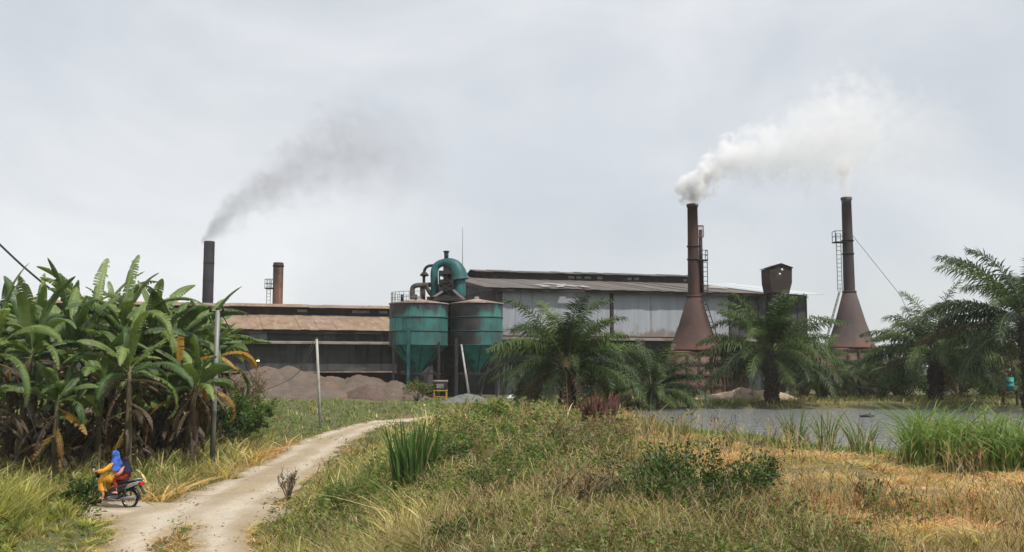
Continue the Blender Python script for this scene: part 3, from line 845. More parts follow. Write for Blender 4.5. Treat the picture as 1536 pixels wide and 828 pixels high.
# sooty stack
Y = 116.0
c = at(311, 470, Y)
zt = zat(362, Y) - GZ
s1 = thing('smokestack', 'tall plain black smokestack at left trailing grey smoke', 'chimney', (c.x, Y, GZ), 0, 'factory chimneys')
r = 8.1 * Y / F
MB().lathe([(r * 1.02, 0), (r, zt * 0.5), (r * 0.98, zt - 0.06), (r * 0.9, zt), (r * 0.82, zt - 0.02), (r * 0.82, zt - 1.5)], n=28).build('stack', M['stack_black'], s1)
rb = MB()
for k in range(6): rb.lathe([(r * 1.0, 0), (r * 1.04, 0.02), (r * 1.04, 0.1), (r * 1.0, 0.12)], (0, 0, zt * (0.25 + k * 0.12)), 28)
rb.build_each('weld_ring', M['stack_black'], s1)
Y = 114.0
c = at(416, 470, Y)
zt = zat(394, Y) - GZ
s2 = thing('smokestack', 'shorter rusty brown smokestack with a side platform and no smoke', 'chimney', (c.x, Y, GZ), 0, 'factory chimneys')
r = 7.6 * Y / F
MB().lathe([(r * 1.05, 0), (r, zt * 0.5), (r, zt - 0.06), (r * 0.92, zt), (r * 0.85, zt - 0.02), (r * 0.85, zt - 1.5)], n=28).build('stack', M['stack_rust2'], s2)
MB().lathe([(r, 0), (r * 1.1, 0.03), (r * 1.1, 0.22), (r, 0.25)], (0, 0, zt - 0.5), 28).build('top_band', M['stack_black'], s2)
pl = MB()
zp_ = zat(432, Y) - GZ
pl.box((-r - 0.85, -0.6, zp_ - 0.1), (-r * 0.6, 0.6, zp_))
for (x, y) in ((-r - 0.8, -0.55), (-r - 0.8, 0.55), (-r - 0.3, -0.55), (-r - 0.3, 0.55)): pl.bar((x, y, zp_), (x, y, zp_ + 1.0), 0.05)
for zz in (0.5, 1.0):
    pl.bar((-r - 0.8, -0.55, zp_ + zz), (-r - 0.8, 0.55, zp_ + zz), 0.05)
    for y in (-0.55, 0.55): pl.bar((-r - 0.8, y, zp_ + zz), (-r * 0.8, y, zp_ + zz), 0.05)
pl.build('platform', M['dark_steel'], s2)
ld = MB(); ladder(ld, -r - 0.45, -0.15, 6, zp_ + 0.9)
ld.build('ladder', M['grey_steel'], s2)


def kiln(label, Y, pxa, py_top, py_neck, py_base, half_cone_px, rt_px, stackm, hoodm):
    c = at(pxa, 560, Y)
    k = thing('kiln_chimney', label, 'chimney', (c.x, Y, GZ), 0, 'kilns with conical hoods')
    zt, zn, zb_ = (zat(v, Y) - GZ for v in (py_top, py_neck, py_base))
    rt = rt_px * Y / F; rc = half_cone_px * 1.09 * Y / F
    h = zt - zn
    MB().lathe([(rt * 1.18, 0), (rt * 1.14, h * 0.25), (rt * 1.05, h * 0.65), (rt, h - 0.3), (rt * 1.14, h - 0.28), (rt * 1.18, h - 0.04), (rt * 1.0, h), (rt * 0.85, h - 0.02), (rt * 0.85, h - 1.5)], n=28).build('stack', stackm, k, (0, 0, zn))
    hh = zn - zb_
    MB().lathe([(rc, 0), (rc * 1.03, 0.02), (rc * 1.03, 0.16), (rc * 0.985, 0.2), (rc * 0.62, hh * 0.47), (rt * 1.35, hh - 0.03), (rt * 1.2, hh)], n=36).build('hood', hoodm, k, (0, 0, zb_))
    MB().lathe([(rt * 1.2, -0.1), (rt * 1.45, -0.08), (rt * 1.45, 0.1), (rt * 1.2, 0.12)], (0, 0, zn), 28).build('collar', stackm, k)
    zmid = zn + h * 0.6
    MB().lathe([(rt, -0.08), (rt * 1.25, -0.06), (rt * 1.25, 0.06), (rt, 0.08)], (0, 0, zmid - h * 0.06), 28).lathe([(rt, -0.08), (rt * 1.25, -0.06), (rt * 1.25, 0.06), (rt, 0.08)], (0, 0, zmid - h * 0.2), 28).build_each('stack_band', M['dark_steel'], k)
    # square brick furnace under the hood
    bw = rc * 0.95
    MB().bevbox((-bw, -bw, 0), (bw, bw, zb_ - 0.02), 0.06).build('furnace', M['kiln_brick'], k)
    bb = MB()
    for zz in np.linspace(0.3, zb_ - 0.15, 5):
        bb.box((-bw - 0.08, -bw - 0.09, zz - 0.08), (bw + 0.08, -bw + 0.01, zz + 0.08))
        bb.box((bw - 0.01, -bw - 0.07, zz - 0.07), (bw + 0.09, bw, zz + 0.07))
        bb.box((-bw - 0.09, -bw - 0.07, zz - 0.07), (-bw + 0.01, bw, zz + 0.07))
    for xx in np.linspace(-bw + 0.05, bw - 0.05, 5):
        bb.box((xx - 0.07, -bw - 0.12, 0), (xx + 0.07, -bw + 0.01, zb_ - 0.05))
    bb.build('furnace_bands', mat('rusty_band', (0.075, 0.046, 0.036), [dict(color=(0.12, 0.07, 0.052), scale=3, lo=0.45, hi=0.65)], 0.8), k)
    MB().box((-0.5, -bw - 0.1, 0.4), (0.5, -bw - 0.02, 0.95)).build('furnace_mouth', M['stack_black'], k)
    return k, zt, zn, zb_, rt, rc, zmid


k1, zt, zn, zb_, rt, rc, zmid = kiln('rust red conical kiln chimney on brick furnace pouring thick white smoke', 84.0, 1043, 306, 445, 527, 35, 7.6, M['rust_stack'], M['rust_hood'])
K1TOP = Vector((k1.location.x, 84.0, GZ + zt))
# side vent pipe with its guard cage, platform, ladder
vp = MB().tube([(rt + 0.2, -0.1, zn + 0.4), (rt + 0.2, -0.1, zat(345, 84) - GZ)], 0.16, 12)
vp.build('vent_pipe', M['rust_stack'], k1)
VENT = Vector((k1.location.x + rt + 0.25, 83.9, zat(343, 84)))
cg = MB()
zv = zat(356, 84) - GZ
for a in np.linspace(0, 2 * PI, 8, endpoint=False): cg.bar((rt + 0.22 + 0.26 * math.cos(a), -0.1 + 0.26 * math.sin(a), zv), (rt + 0.22 + 0.26 * math.cos(a), -0.1 + 0.26 * math.sin(a), zv + 1.0), 0.035)
cg.lathe([(0.24, 0), (0.28, 0), (0.28, 0.06), (0.24, 0.06)], (rt + 0.22, -0.1, zv), 12).lathe([(0.24, 0), (0.28, 0), (0.28, 0.06), (0.24, 0.06)], (rt + 0.22, -0.1, zv + 0.95), 12)
cg.build('guard_cage', M['rust_trim'], k1)
zp_ = zat(390, 84) - GZ
pl = MB().box((rt * 0.6, -0.5, zp_ - 0.07), (rt + 0.75, 0.5, zp_))
for y in (-0.45, 0.45): pl.bar((rt + 0.7, y, zp_), (rt + 0.7, y, zp_ + 0.8), 0.05)
for zz in (0.4, 0.8): pl.bar((rt + 0.7, -0.45, zp_ + zz), (rt + 0.7, 0.45, zp_ + zz), 0.05); pl.bar((rt, -0.45, zp_ + zz), (rt + 0.7, -0.45, zp_ + zz), 0.05)
pl.build('platform', M['dark_steel'], k1)
ld = MB(); ladder(ld, rt + 0.5, -0.4, zn - 0.5, zp_, 0.36)
for z in np.linspace(0.2, 0.95, 8):
    rr = rc + (rt * 1.35 - rc) * z
    pA = Vector((rr * 0.72 + 0.05, -rr * 0.72 - 0.15, zb_ + (zn - zb_) * z)); pB = pA + Vector((0.34, 0.12, 0))
    ld.bar(pA, pB, 0.06)
    if z > 0.21: ld.bar(prv[0], pA, 0.06); ld.bar(prv[1], pB, 0.06)
    prv = (pA, pB)
ld.build('ladder', M['dark_steel'], k1)
# furnace annex to the right with bars
bw = rc * 0.95
ax = MB().bevbox((bw + 0.1, -bw + 0.3, 0), (bw + 2.1, bw - 0.3, zb_ - 0.5), 0.05)
ax.build('furnace_annex', M['kiln_brick'], k1)
br_ = MB()
for x in np.linspace(bw + 0.25, bw + 2.0, 6): br_.bar((x, -bw + 0.2, 1.2), (x, -bw + 0.2, zb_ - 0.4), 0.1)
for z in (1.2, 2.0, zb_ - 0.45): br_.bar((bw + 0.1, -bw + 0.18, z), (bw + 2.1, -bw + 0.18, z), 0.12)
br_.build('annex_bars', M['dark_steel'], k1)

k2, zt, zn, zb_, rt, rc, zmid = kiln('dull grey brown conical kiln chimney with long side ladder', 92.0, 1278, 296, 438, 523, 32.5, 7.2, M['grey_stack'], M['grey_hood'])
K2TOP = Vector((k2.location.x, 92.0, GZ + zt))
ld = MB()
ladder(ld, -rt - 0.45, -0.1, zn + 0.1, zat(350, 92) - GZ, 0.42)
zl = zn + 0.1
xl = -rt - 0.45
prev = None
for z in np.linspace(0.0, 1.0, 12):
    rr = rc + (rt * 1.35 - rc) * (1 - z)
    pA = Vector((-rt * 1.35 - (rc - rt * 1.35) * z - 0.35, -0.3, zn - (zn - zb_) * z)); pB = pA + Vector((0, 0.42, 0))
    ld.bar(pA, pB, 0.05)
    if prev is not None: ld.bar(prev[0], pA, 0.06); ld.bar(prev[1], pB, 0.06)
    ld.bar(pA, pA + Vector((0, 0, 0.55)), 0.045)
    prev = (pA, pB)
ld.build('ladder', M['grey_steel'], k2)
zp_ = zat(363, 92) - GZ
pl = MB().box((-rt - 0.9, -0.5, zp_ - 0.07), (-rt * 0.6, 0.5, zp_))
for y in (-0.45, 0.45):
    pl.bar((-rt - 0.85, y, zp_), (-rt - 0.85, y, zp_ + 1.0), 0.05)
for zz in (0.5, 1.0): pl.bar((-rt - 0.85, -0.45, zp_ + zz), (-rt - 0.85, 0.45, zp_ + zz), 0.05); pl.bar((-rt - 0.85, -0.45, zp_ + zz), (-rt, -0.45, zp_ + zz), 0.05)
pl.build('platform', M['rust_stack'], k2)
gwm = MB().tube([(rt, 0, zmid), (4.2, -1.5, zat(445, 92) - GZ), (7.5, -2.6, 0)], 0.025, 5)
gwm.build('guy_wire', M['wire'], k2)

# conveyor head house
Y = 99.0
c = at(1167, 500, Y)
el = thing('elevator_tower', 'dark rusty elevator head with pointed roof above the palm', 'tower', (c.x, Y, GZ), R(8))
z0, z1, z2, z3 = (zat(v, Y) - GZ for v in (440, 425, 404, 398))
hw = 17.5 * Y / F
M['head'] = mat('rust_black_head', (0.035, 0.026, 0.023), [dict(color=(0.06, 0.038, 0.03), scale=1.5, lo=0.45, hi=0.65), dict(color=(0.02, 0.018, 0.018), scale=2.5, lo=0.5, hi=0.7)], 0.85)
MB().prism([(-hw * 0.8, z0), (hw * 0.72, z0), (hw * 0.97, z1), (hw, z2), (0, z3), (-hw, z2), (-hw * 0.97, z1)], -1.1, 1.1).build('head_box', M['head'], el)
MB().slab([(0, -1.25, z3 + 0.1), (0, 1.25, z3 + 0.1), (-hw - 0.1, 1.25, z2 + 0.08), (-hw - 0.1, -1.25, z2 + 0.08)], 0.06).slab([(0, 1.25, z3 + 0.1), (0, -1.25, z3 + 0.1), (hw + 0.1, -1.25, z2 + 0.08), (hw + 0.1, 1.25, z2 + 0.08)], 0.06).build('head_roof', M['head'], el)
for (x, zz, q) in ((0.12, z2 - 0.15, 0.13), (-0.12, z2 - 0.6, 0.12)):
    MB().lathe([(0.001, -1.13), (q, -1.12), (q, -1.102), (q * .9, -1.1)], (x, 0, zz), 10, axis='Y').build('port', M['white_sack'], el)  # solid white discs, their colour stands for daylight through two holes
tw = MB()
for sx in (-1, 1):
    for sy in (-1, 1): tw.bar((sx * hw * 0.7, sy * 0.8, 0), (sx * hw * 0.7, sy * 0.8, z0 + 0.05), 0.18)
for i in range(6):
    za, zb2 = z0 * i / 6, z0 * (i + 1) / 6
    for sy in (-1, 1):
        tw.bar((-hw * 0.7, sy * 0.8, za), (hw * 0.7, sy * 0.8, zb2), 0.1); tw.bar((-hw * 0.7, sy * 0.8, zb2), (hw * 0.7, sy * 0.8, zb2), 0.1)
tw.box((-0.45, -0.5, 0), (0.45, 0.5, z0))
tw.build('tower_frame', M['dark_steel'], el)

# ------------------------------------------------------------------ silos
def silo(label, px, Y, r, black_x, m_name):
    c = at(px, 500, Y)
    s = thing('silo', label, 'silo', (c.x, Y, GZ), 0, 'teal hopper silos')
    zt = zat(453, Y - r) - GZ; zb = zat(517, Y - r) - GZ; ztip = zat(557, Y) - GZ
    h = zt - zb
    MB().lathe([(r, 0), (r, h * 0.33), (r, h * 0.66), (r, h)], n=48).build('body', silo_mat(m_name, black_x, h, h), s, (0, 0, zb))
    bd = MB()
    for f in (0.0, 0.33, 0.66, 1.0): bd.lathe([(r - 0.01, -0.05), (r + 0.05, -0.045), (r + 0.05, 0.045), (r - 0.01, 0.05)], (0, 0, zb + h * f), 48)
    bd.build_each('hoop', M['teal_dark'], s)
    MB().lathe([(r * 0.98, 0), (r * 0.14, ztip - zb), (0.3, ztip - zb - 0.35), (0.001, ztip - zb - 0.36)], n=40).build('hopper', M['teal_cone'], s, (0, 0, zb))
    cr = MB()
    for a in np.linspace(0.2, 2 * PI + 0.2, 8, endpoint=False):
        cr.bar((r * 0.985 * math.cos(a), r * 0.985 * math.sin(a), zb - 0.02), (0.42 * math.cos(a), 0.42 * math.sin(a), ztip + 0.02), 0.07)
    cr.build('hopper_ribs', M['teal_dark'], s)
    MB().lathe([(r + 0.08, zt - 0.06), (r + 0.1, zt + 0.02), (0.35, zt + 0.42), (0.22, zt + 0.46), (0.2, zt + 0.66), (0.001, zt + 0.68)], n=40).build('roof', M['silo_roof'], s)
    for sx in (-1, 1):
        for sy in (-1, 1):
            MB().bar((sx * r * 0.76, sy * r * 0.76, 0), (sx * r * 0.76, sy * r * 0.76, zb + (0.25 if sy < 0 else 0.6)), 0.19).build('leg', M['dark_steel'], s)
    bz = MB()
    q = r * 0.76
    for z in (ztip - 0.2, zb - 0.15):
        for sg in (-1, 1):
            bz.bar((-q, sg * q, z), (q, sg * q, z), 0.16); bz.bar((sg * q, -q, z), (sg * q, q, z), 0.16)
    bz.bar((q * 0.2, -q - 0.05, 0.1), (q * 0.62, -q - 0.05, ztip + 0.4), 0.14)
    bz.bar((q * 0.62, -q - 0.05, ztip + 0.4), (q, -q - 0.05, ztip - 0.6), 0.12)
    bz.build('braces', M['dark_steel'], s)
    return s, zt, zb, ztip


sA, zt, zb, ztip = silo('left teal silo with cone bottom and handrail on its pink roof', 628, 90.5, 2.68, -2.9, 'silo_paint')
# front column and rail of the left silo
MB().bar((-0.62, -2.86, zb + 1.5), (-0.62, -2.86, 0.0), 0.26).build('front_column', M['teal_dark'], sA)
rl = MB()
for k in range(16):
    a = PI * 0.55 + k * PI * 1.0 / 15
    p = Vector((2.55 * math.cos(a), 2.55 * math.sin(a), zt))
    rl.bar(p, p + Vector((0, 0, 1.0)), 0.045)
    if k:
        for zz in (0.5, 1.0): rl.bar(pp + Vector((0, 0, zz)), p + Vector((0, 0, zz)), 0.04)
    pp = p
rl.build('handrail', M['grey_steel'], sA)
MB().tube([(-1.5, -0.5, zt + 0.2), (-1.5, -0.5, zt + 0.85)], 0.14, 8).tube([(-0.2, -1.1, zt + 0.3), (-0.2, -1.1, zt + 0.8)], 0.12, 8).build_each('roof_vent', M['dark_steel'], sA)
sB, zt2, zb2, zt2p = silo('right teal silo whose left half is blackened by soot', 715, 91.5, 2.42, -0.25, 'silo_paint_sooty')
MB().bar((-1.75, -2.0, zb2 + 0.6), (-1.75, -2.0, 0.0), 0.28).build('front_column', M['dark_steel'], sB)
# access stair tower between
lt = thing('stair_tower', 'dark steel access tower standing between and behind the two silos', 'tower', (xat(676, 95), 95.0, GZ))
mb = MB()
hz = zat(428, 95) - GZ
for sx in (-1, 1):
    for sy in (-1, 1): mb.bar((sx * 1.5, sy * 1.1, 0), (sx * 1.5, sy * 1.1, hz), 0.22)
for i in range(8):
    za, zb3 = hz * i / 8, hz * (i + 1) / 8
    mb.bar((-1.5, -1.1, za if i % 2 else zb3), (1.5, -1.1, zb3 if i % 2 else za), 0.14)
    mb.box((-1.6, -1.2, zb3 - 0.06), (1.6, 1.2, zb3))
mb.build('frame', M['dark_steel'], lt)
MB().box((-1.45, 0.2, 0), (1.45, 1.0, hz - 0.4)).build('shaft', M['wall_dark'], lt)

# dust collector pipework over the silos
Y = 93.0
dc = thing('dust_collector', 'teal inverted U duct with cyclone and dark mast above the silos', 'machinery', at(668, 447, Y))
B0 = dc.location.copy()
def D(px, py, dy=0.0):
    return at(px, py, Y + dy) - B0
def arc(pts, n=8):
    """rounded polyline (Catmull-Rom)"""
    P = [Vector(p) for p in pts]
    o_ = []
    for i in range(len(P) - 1):
        p0, p1, p2, p3 = P[max(i - 1, 0)], P[i], P[i + 1], P[min(i + 2, len(P) - 1)]
        for k in range(n):
            t = k / n
            o_.append(0.5 * ((2 * p1) + (p2 - p0) * t + (2 * p0 - 5 * p1 + 4 * p2 - p3) * t * t + (3 * p1 - p0 - 3 * p2 + p3) * t ** 3))
    o_.append(P[-1])
    return o_
MB().tube(arc([D(651.5, 447), D(651.5, 425), D(651.5, 408), D(655, 399), D(663, 394.5), D(672, 394.5), D(681, 399), D(686, 408), D(688, 420)]), [0.36] * 33 + [0.36 + 0.02 * k for k in range(32)], 16).build('duct', M['teal'], dc)
MB().lathe([(0.2, -1.2), (0.62, -0.35), (0.66, 0), (0.66, 1.62), (0.6, 1.7), (0.001, 1.72)], D(688, 441), 20).build('cyclone', M['teal'], dc)
MB().tube([D(669.5, 452), D(669.5, 391)], 0.3, 12).tube([D(669.5, 391), D(669.5, 377.5)], [0.2, 0.22], 12).lathe([(0.2, 0), (0.3, 0.02), (0.3, 0.12), (0.2, 0.14)], D(669.5, 378.5), 12).lathe([(0.2, 0), (0.34, 0.02), (0.34, 0.14), (0.2, 0.16)], D(669.5, 392), 12).build('mast', M['dark_steel'], dc)
MB().tube(arc([D(636, 452), D(636, 430), D(636, 411), D(638, 403), D(643, 399), D(652, 398), D(668, 396)]), 0.14, 10).lathe([(0.05, -0.16), (0.42, -0.04), (0.42, 0.05), (0.2, 0.3), (0.14, 0.34)], D(636.5, 413), 16).build('thin_pipe', M['dark_steel'], dc)
M['brown_pipe'] = mat('brown_pipe', (0.055, 0.045, 0.04), [dict(color=(0.09, 0.07, 0.06), scale=2, lo=0.45, hi=0.65)], 0.7)
MB().tube(arc([D(618.5, 449, -1), D(618.5, 436, -1), D(620, 430.5, -1), D(626, 428, -1), D(638, 427.5, 0), D(648, 427, 0.6)]), 0.23, 12).build('feed_pipe', M['brown_pipe'], dc)
MB().tube([D(634, 449), D(634, 428)], 0.26, 12).tube(arc([D(656, 447), D(646, 441), D(640, 430)]), 0.2, 10).build('branch_pipe', M['brown_pipe'], dc)
fr = MB()
for px in (659, 679):
    for dy in (-1.2, 1.2): fr.bar(D(px, 470, dy), D(px, 410, dy), 0.14)
for py in (447, 436, 424, 411):
    fr.box(D(658, py, -1.3), D(680, py - 1.2, 1.3))
for (a, b) in (((645, 447), (664, 436)), ((698, 447), (680, 434)), ((659, 436), (679, 424)), ((679, 436), (659, 424)), ((659, 411), (679, 424))): fr.bar(D(a[0], a[1], -1.3), D(b[0], b[1], -1.3), 0.12)
fr.box(D(640, 451, -1.6), D(700, 448.5, 1.6))
fr.build('support_frame', M['dark_steel'], dc)
bx_ = MB()
bx_.box(D(663, 446, -1.0), D(677, 426, 1.0)).box(D(665, 420, -0.7), D(675, 404, 0.7))
bx_.build('fan_housing', M['dark_steel'], dc)
MB().bar(D(645, 449, -1.5), D(664, 437, -1.5), 0.2).bar(D(680, 435, -1.5), D(697, 449, -1.5), 0.22).build_each('chute', M['grey_steel'], dc)

# leaning pole, small machine, heaps, bundle
lp = thing('leaning_pole', 'long pale pole leaning up against the right silo', 'pole', at(703, 590, 86.5))
MB().tube([(0, 0, 0), at(692, 517, 88.2) - lp.location], [0.11, 0.08], 8).build('shaft', mat('pale_pole', (0.34, 0.33, 0.33), [dict(color=(0.24, 0.22, 0.21), scale=3, lo=0.45, hi=0.65)], 0.6), lp)
mc = thing('small_machine', 'small dark machine box on yellow legs below the left silo', 'machine', (xat(661, 82), 82.0, tzf(xat(661, 82), 82)))
MB().bevbox((-0.55, -0.4, 0.85), (0.55, 0.4, 1.5), 0.04).build('machine_box', M['black_plastic'], mc)
MB().bevbox((-0.6, -0.45, 1.5), (0.6, 0.45, 1.66), 0.03).build('machine_lid', M['silo_roof'], mc)
fr = MB()
for sx in (-1, 1):
    for sy in (-1, 1): fr.bar((sx * 0.5, sy * 0.35, 0), (sx * 0.5, sy * 0.35, 0.86), 0.09)
fr.box((-0.58, -0.42, 0.76), (0.58, 0.42, 0.86)).bar((-0.5, -0.36, 0.3), (0.5, -0.36, 0.3), 0.07)
fr.build('stand', M['yellow_paint'], mc)
MB().box((-0.3, -0.43, 1.0), (0.3, -0.4, 1.35)).build('machine_panel', M['grey_steel'], mc)


def heap(label, px, Y, py_top, half_px, mm, seed, ry=1.0, peaks=((0, 0, 1.0),), cat='heap', name='spoil_heap', base_drop=0.3):
    x = xat(px, Y); zg = tzf(x, Y)
    h = zat(py_top, Y) - zg
    rr = half_px * Y / F
    n = 80
    g_ = np.linspace(-1.15, 1.15, n)
    X, Yy = np.meshgrid(g_ * rr, g_ * rr * ry)
    H = np.full_like(X, -base_drop - 0.4)
    for (ux, uy, uh) in peaks:
        d_ = np.sqrt(((X / rr) - ux) ** 2 + ((Yy / (rr * ry)) - uy) ** 2)
        d_ = d_ * (1 + 0.25 * (fbm(X + 31 * seed, Yy, 0.9 / max(rr / 3, .5), 3, seed) - 0.5))
        prof = h * uh * (1 - np.sqrt(d_ * d_ + 0.012) / 1.0) * 1.08
        H = np.maximum(H, prof)
    H = H + ((fbm(X + 7 * seed, Yy, 1.1, 4, seed + 3) - 0.5) * 0.38 + (fbm(X + 3 * seed, Yy, 4.0, 3, seed + 9) - 0.5) * 0.22) * min(1, h / 1.5)
    edge = np.sqrt((X / rr) ** 2 + (Yy / rr / ry) ** 2)
    H = H - base_drop * ss(0.9, 1.15, edge)
    H = H + (tz(x + X, Y + Yy) - zg)
    ii = (np.arange(n - 1)[:, None] * n + np.arange(n - 1)[None, :]).ravel()
    Q = np.stack([ii, ii + 1, ii + 1 + n, ii + n], 1)
    o_ = link(name, np_mesh(name, np.stack([X, Yy, H], -1).reshape(-1, 3), Q, smooth=True), mm, None, (x, Y, zg))
    props(o_, label, cat, 'heaps beside the mill')
    return o_


heap('tallest brown heap at the left with two humps below the lamp', 426, 89, 547, 100, M['heap'], 3, 0.75, ((-0.28, 0, 1.0), (0.05, -0.02, 0.98), (-0.6, 0, 0.75), (0.4, 0, .75)))
heap('middle brown heap running along the open foot of the mill wall', 525, 87.5, 561, 82, M['heap'], 5, 0.65, ((-0.3, 0, 0.95), (0.15, 0, 1.0), (0.42, 0.05, 0.85)))
heap('rightmost brown heap with a sharp right flank beside the silo legs', 592, 84, 570, 60, M['heap'], 8, 0.75, ((0, 0, 1.0), (-0.3, 0.1, 0.85)))
heap('low front brown heap behind the bare pole', 462, 82, 579, 82, M['heap'], 11, 0.5, ((-0.2, 0, 0.98), (0.25, 0, 1.0)))
heap('small darker heap nestled between the front brown heaps', 548, 81.5, 578, 42, M['heap_dark'], 14, 0.6)
heap('low grey green gravel heap before the right silo', 700, 76, 589, 44, M['heap_grey'], 17, 0.8)
heap('pale sand bank sloping up toward the palm before the brick furnace', 1105, 77, 582, 80, M['heap_sand'], 21, 0.4, ((0.1, 0, 1.0), (0.5, 0, 0.9)))
bn = thing('bundle', 'pale white bundle on the ground beside the left palm', 'bundle', (xat(772, 79), 79, tzf(xat(772, 79), 79)))
bm = bmesh.new(); bmesh.ops.create_icosphere(bm, subdivisions=3, radius=1)
for v in bm.verts:
    k_ = 1 + 0.2 * (vnoise(v.co.x * 3 + 9, v.co.y * 3 + v.co.z * 2, 3) - 0.5)
    v.co = Vector((v.co.x * 0.68 * k_, v.co.y * 0.4 * k_, max(v.co.z * 0.42 * k_, -0.2) + 0.18))
MB().frombm(bm, None, True).build('sack', M['white_sack'], bn)

# ------------------------------------------------------------------ poles and wires
def pole(label, pb, pt, Y, r, cat='pole', mm='galv'):
    x = at(pb[0], pb[1], Y).x
    z = tzf(x, Y)
    p = thing('utility_pole', label, cat, (x, Y, z - 0.02), 0, 'poles by the dirt road')
    top = at(pt[0], pt[1], Y) - p.location
    MB().tube([(0, 0, -0.3), top * 0.5, top], [r, r * 0.95, r * 0.85], 14).build('shaft', M[mm], p)
    MB().lathe([(r * 0.86, -0.05), (r * 0.95, -0.04), (r * 0.95, 0.03), (0.001, 0.05)], top, 14).build('cap', M['dark_steel'], p)
    return p, top


p1, t1 = pole('grey pole against the right edge of the banana clump', (318, 690), (327, 463), 39.5, 0.105)
MB().bar(t1 + Vector((-0.35, 0, -0.12)), t1 + Vector((0.25, 0, -0.12)), 0.06).tube([t1 + Vector((-0.3, 0, -0.1)), t1 + Vector((-0.3, 0, 0.1))], 0.05, 8).tube([t1 + Vector((0.2, 0, -0.1)), t1 + Vector((0.2, 0, 0.1))], 0.05, 8).build('insulator_arm', M['dark_steel'], p1)
w1 = [t1 + Vector((0.1, 0, -0.1)), at(356, 515, 46) - p1.location, at(372, 555, 50) - p1.location, at(398, 596, 55) - p1.location]
MB().tube(w1, 0.022, 6).build('stay_wire', M['cable'], p1)
p2, t2 = pole('thin bare pole standing alone before the brown heaps', (481, 640), (475, 507), 55.0, 0.08, 'pole', 'galv_pale')
w2 = arc([t2 + Vector((0, 0, -0.15)), at(462, 535, 57) - p2.location, at(448, 558, 60) - p2.location, at(425, 574, 66) - p2.location, at(385, 590, 73) - p2.location])
MB().tube(w2, 0.022, 5).tube([v + Vector((-0.1, 0, 0.1)) for v in w2[:16]], 0.02, 5).build('stay_wire', M['wire'], p2)
cb = MB().tube(arc([at(-120, 250, 44), at(0, 367, 44.5), at(48, 411, 44.7), at(97, 449, 45), at(200, 520, 46), at(300, 640, 47)]), 0.05, 7).build('overhead_cable', M['cable'])
props(cb, 'thick black cable slanting down behind the banana leaves', 'cable')
sw = MB().tube([at(18, 545, 32.2), at(72, 700, 31.5)], 0.013, 5).build('stay_wire', M['cable'])
props(sw, 'thin wire stay slanting in front of the leftmost bananas', 'wire')


# ------------------------------------------------------------------ vegetation builders
def jit(c, n, s=0.15):
    c = np.asarray(c, float)
    k = 1 + rng.normal(0, s, (n, 1))
    t = 1 + rng.normal(0, s * 0.4, (n, 3))
    return np.clip(c[None, :] * k * t, 0.004, 0.9)


def blades(P, h, wd, yaw, lean, col, droop=0.25, face=None, tipcol=None, prof=((0, 0.8), (0.4, 1.0), (0.75, 0.65)), pw=1.6):
    """tapered curved blades; returns verts, quads, tris, colours"""
    n = len(P)
    d = np.stack([np.cos(yaw), np.sin(yaw), np.zeros(n)], 1)
    if face is None: face = rng.uniform(0, 2 * PI, n)
    sd = np.stack([np.cos(face), np.sin(face), np.zeros(n)], 1)
    up = np.array([0, 0, 1.0])
    ns = len(prof); nv = 2 * ns + 1
    droop = np.broadcast_to(droop, n)
    V = np.zeros((n, nv, 3)); C = np.zeros((n, nv, 3))
    for i, (t, wk) in enumerate(prof):
        c = P + d * (lean * h * t ** pw)[:, None] + up * (h * (t - droop * t ** (pw + 0.4)))[:, None]
        V[:, 2 * i] = c - sd * (wd * wk / 2)[:, None]
        V[:, 2 * i + 1] = c + sd * (wd * wk / 2)[:, None]
    V[:, nv - 1] = P + d * (lean * h)[:, None] + up * (h * (1 - droop))[:, None]
    for i in range(nv): C[:, i] = col
    if tipcol is not None:
        C[:, nv - 3:nv - 1] = C[:, nv - 3:nv - 1] * 0.5 + tipcol[:, None, :] * 0.5; C[:, nv - 1] = tipcol
    b = (np.arange(n) * nv)[:, None]
    quads = np.concatenate([b + np.array([[2 * i, 2 * i + 1, 2 * i + 3, 2 * i + 2]]) for i in range(ns - 1)])
    tris = b + np.array([[nv - 3, nv - 2, nv - 1]])
    return V.reshape(-1, 3), quads, tris, C.reshape(-1, 3)


LONG = ((0, 0.8), (0.2, 1.0), (0.4, 1.0), (0.58, 0.9), (0.74, 0.75), (0.88, 0.5))


def leaves(P, dirv, ln, wd, col, fold=0.25):
    """two-triangle folded leaves"""
    n = len(P)
    dirv = dirv / np.maximum(np.linalg.norm(dirv, axis=1, keepdims=True), 1e-6)
    r_ = rng.normal(0, 1, (n, 3)); r_[:, 2] *= 0.35
    sd = np.cross(dirv, np.cross(r_, dirv)); sd /= np.maximum(np.linalg.norm(sd, axis=1, keepdims=True), 1e-6)
    nr = np.cross(dirv, sd)
    V = np.zeros((n, 4, 3))
    V[:, 0] = P
    V[:, 1] = P + dirv * (ln * 0.45)[:, None] + sd * (wd / 2)[:, None] + nr * (wd * fold)[:, None]
    V[:, 2] = P + dirv * ln[:, None] - np.array([0, 0, 1]) * (ln * 0.12)[:, None]
    V[:, 3] = P + dirv * (ln * 0.45)[:, None] - sd * (wd / 2)[:, None] + nr * (wd * fold)[:, None]
    b = (np.arange(n) * 4)[:, None]
    tris = np.concatenate([b + np.array([[0, 1, 2]]), b + np.array([[0, 2, 3]])])
    return V.reshape(-1, 3), None, tris, np.repeat(col, 4, 0)


def merge(parts):
    V, Q, T, C = [], [], [], []
    o = 0
    for (v, q, t, c) in parts:
        if q is not None: Q.append(q + o)
        if t is not None: T.append(t + o)
        V.append(v); C.append(c); o += len(v)
    return np.concatenate(V), (np.concatenate(Q) if Q else None), (np.concatenate(T) if T else None), np.concatenate(C)


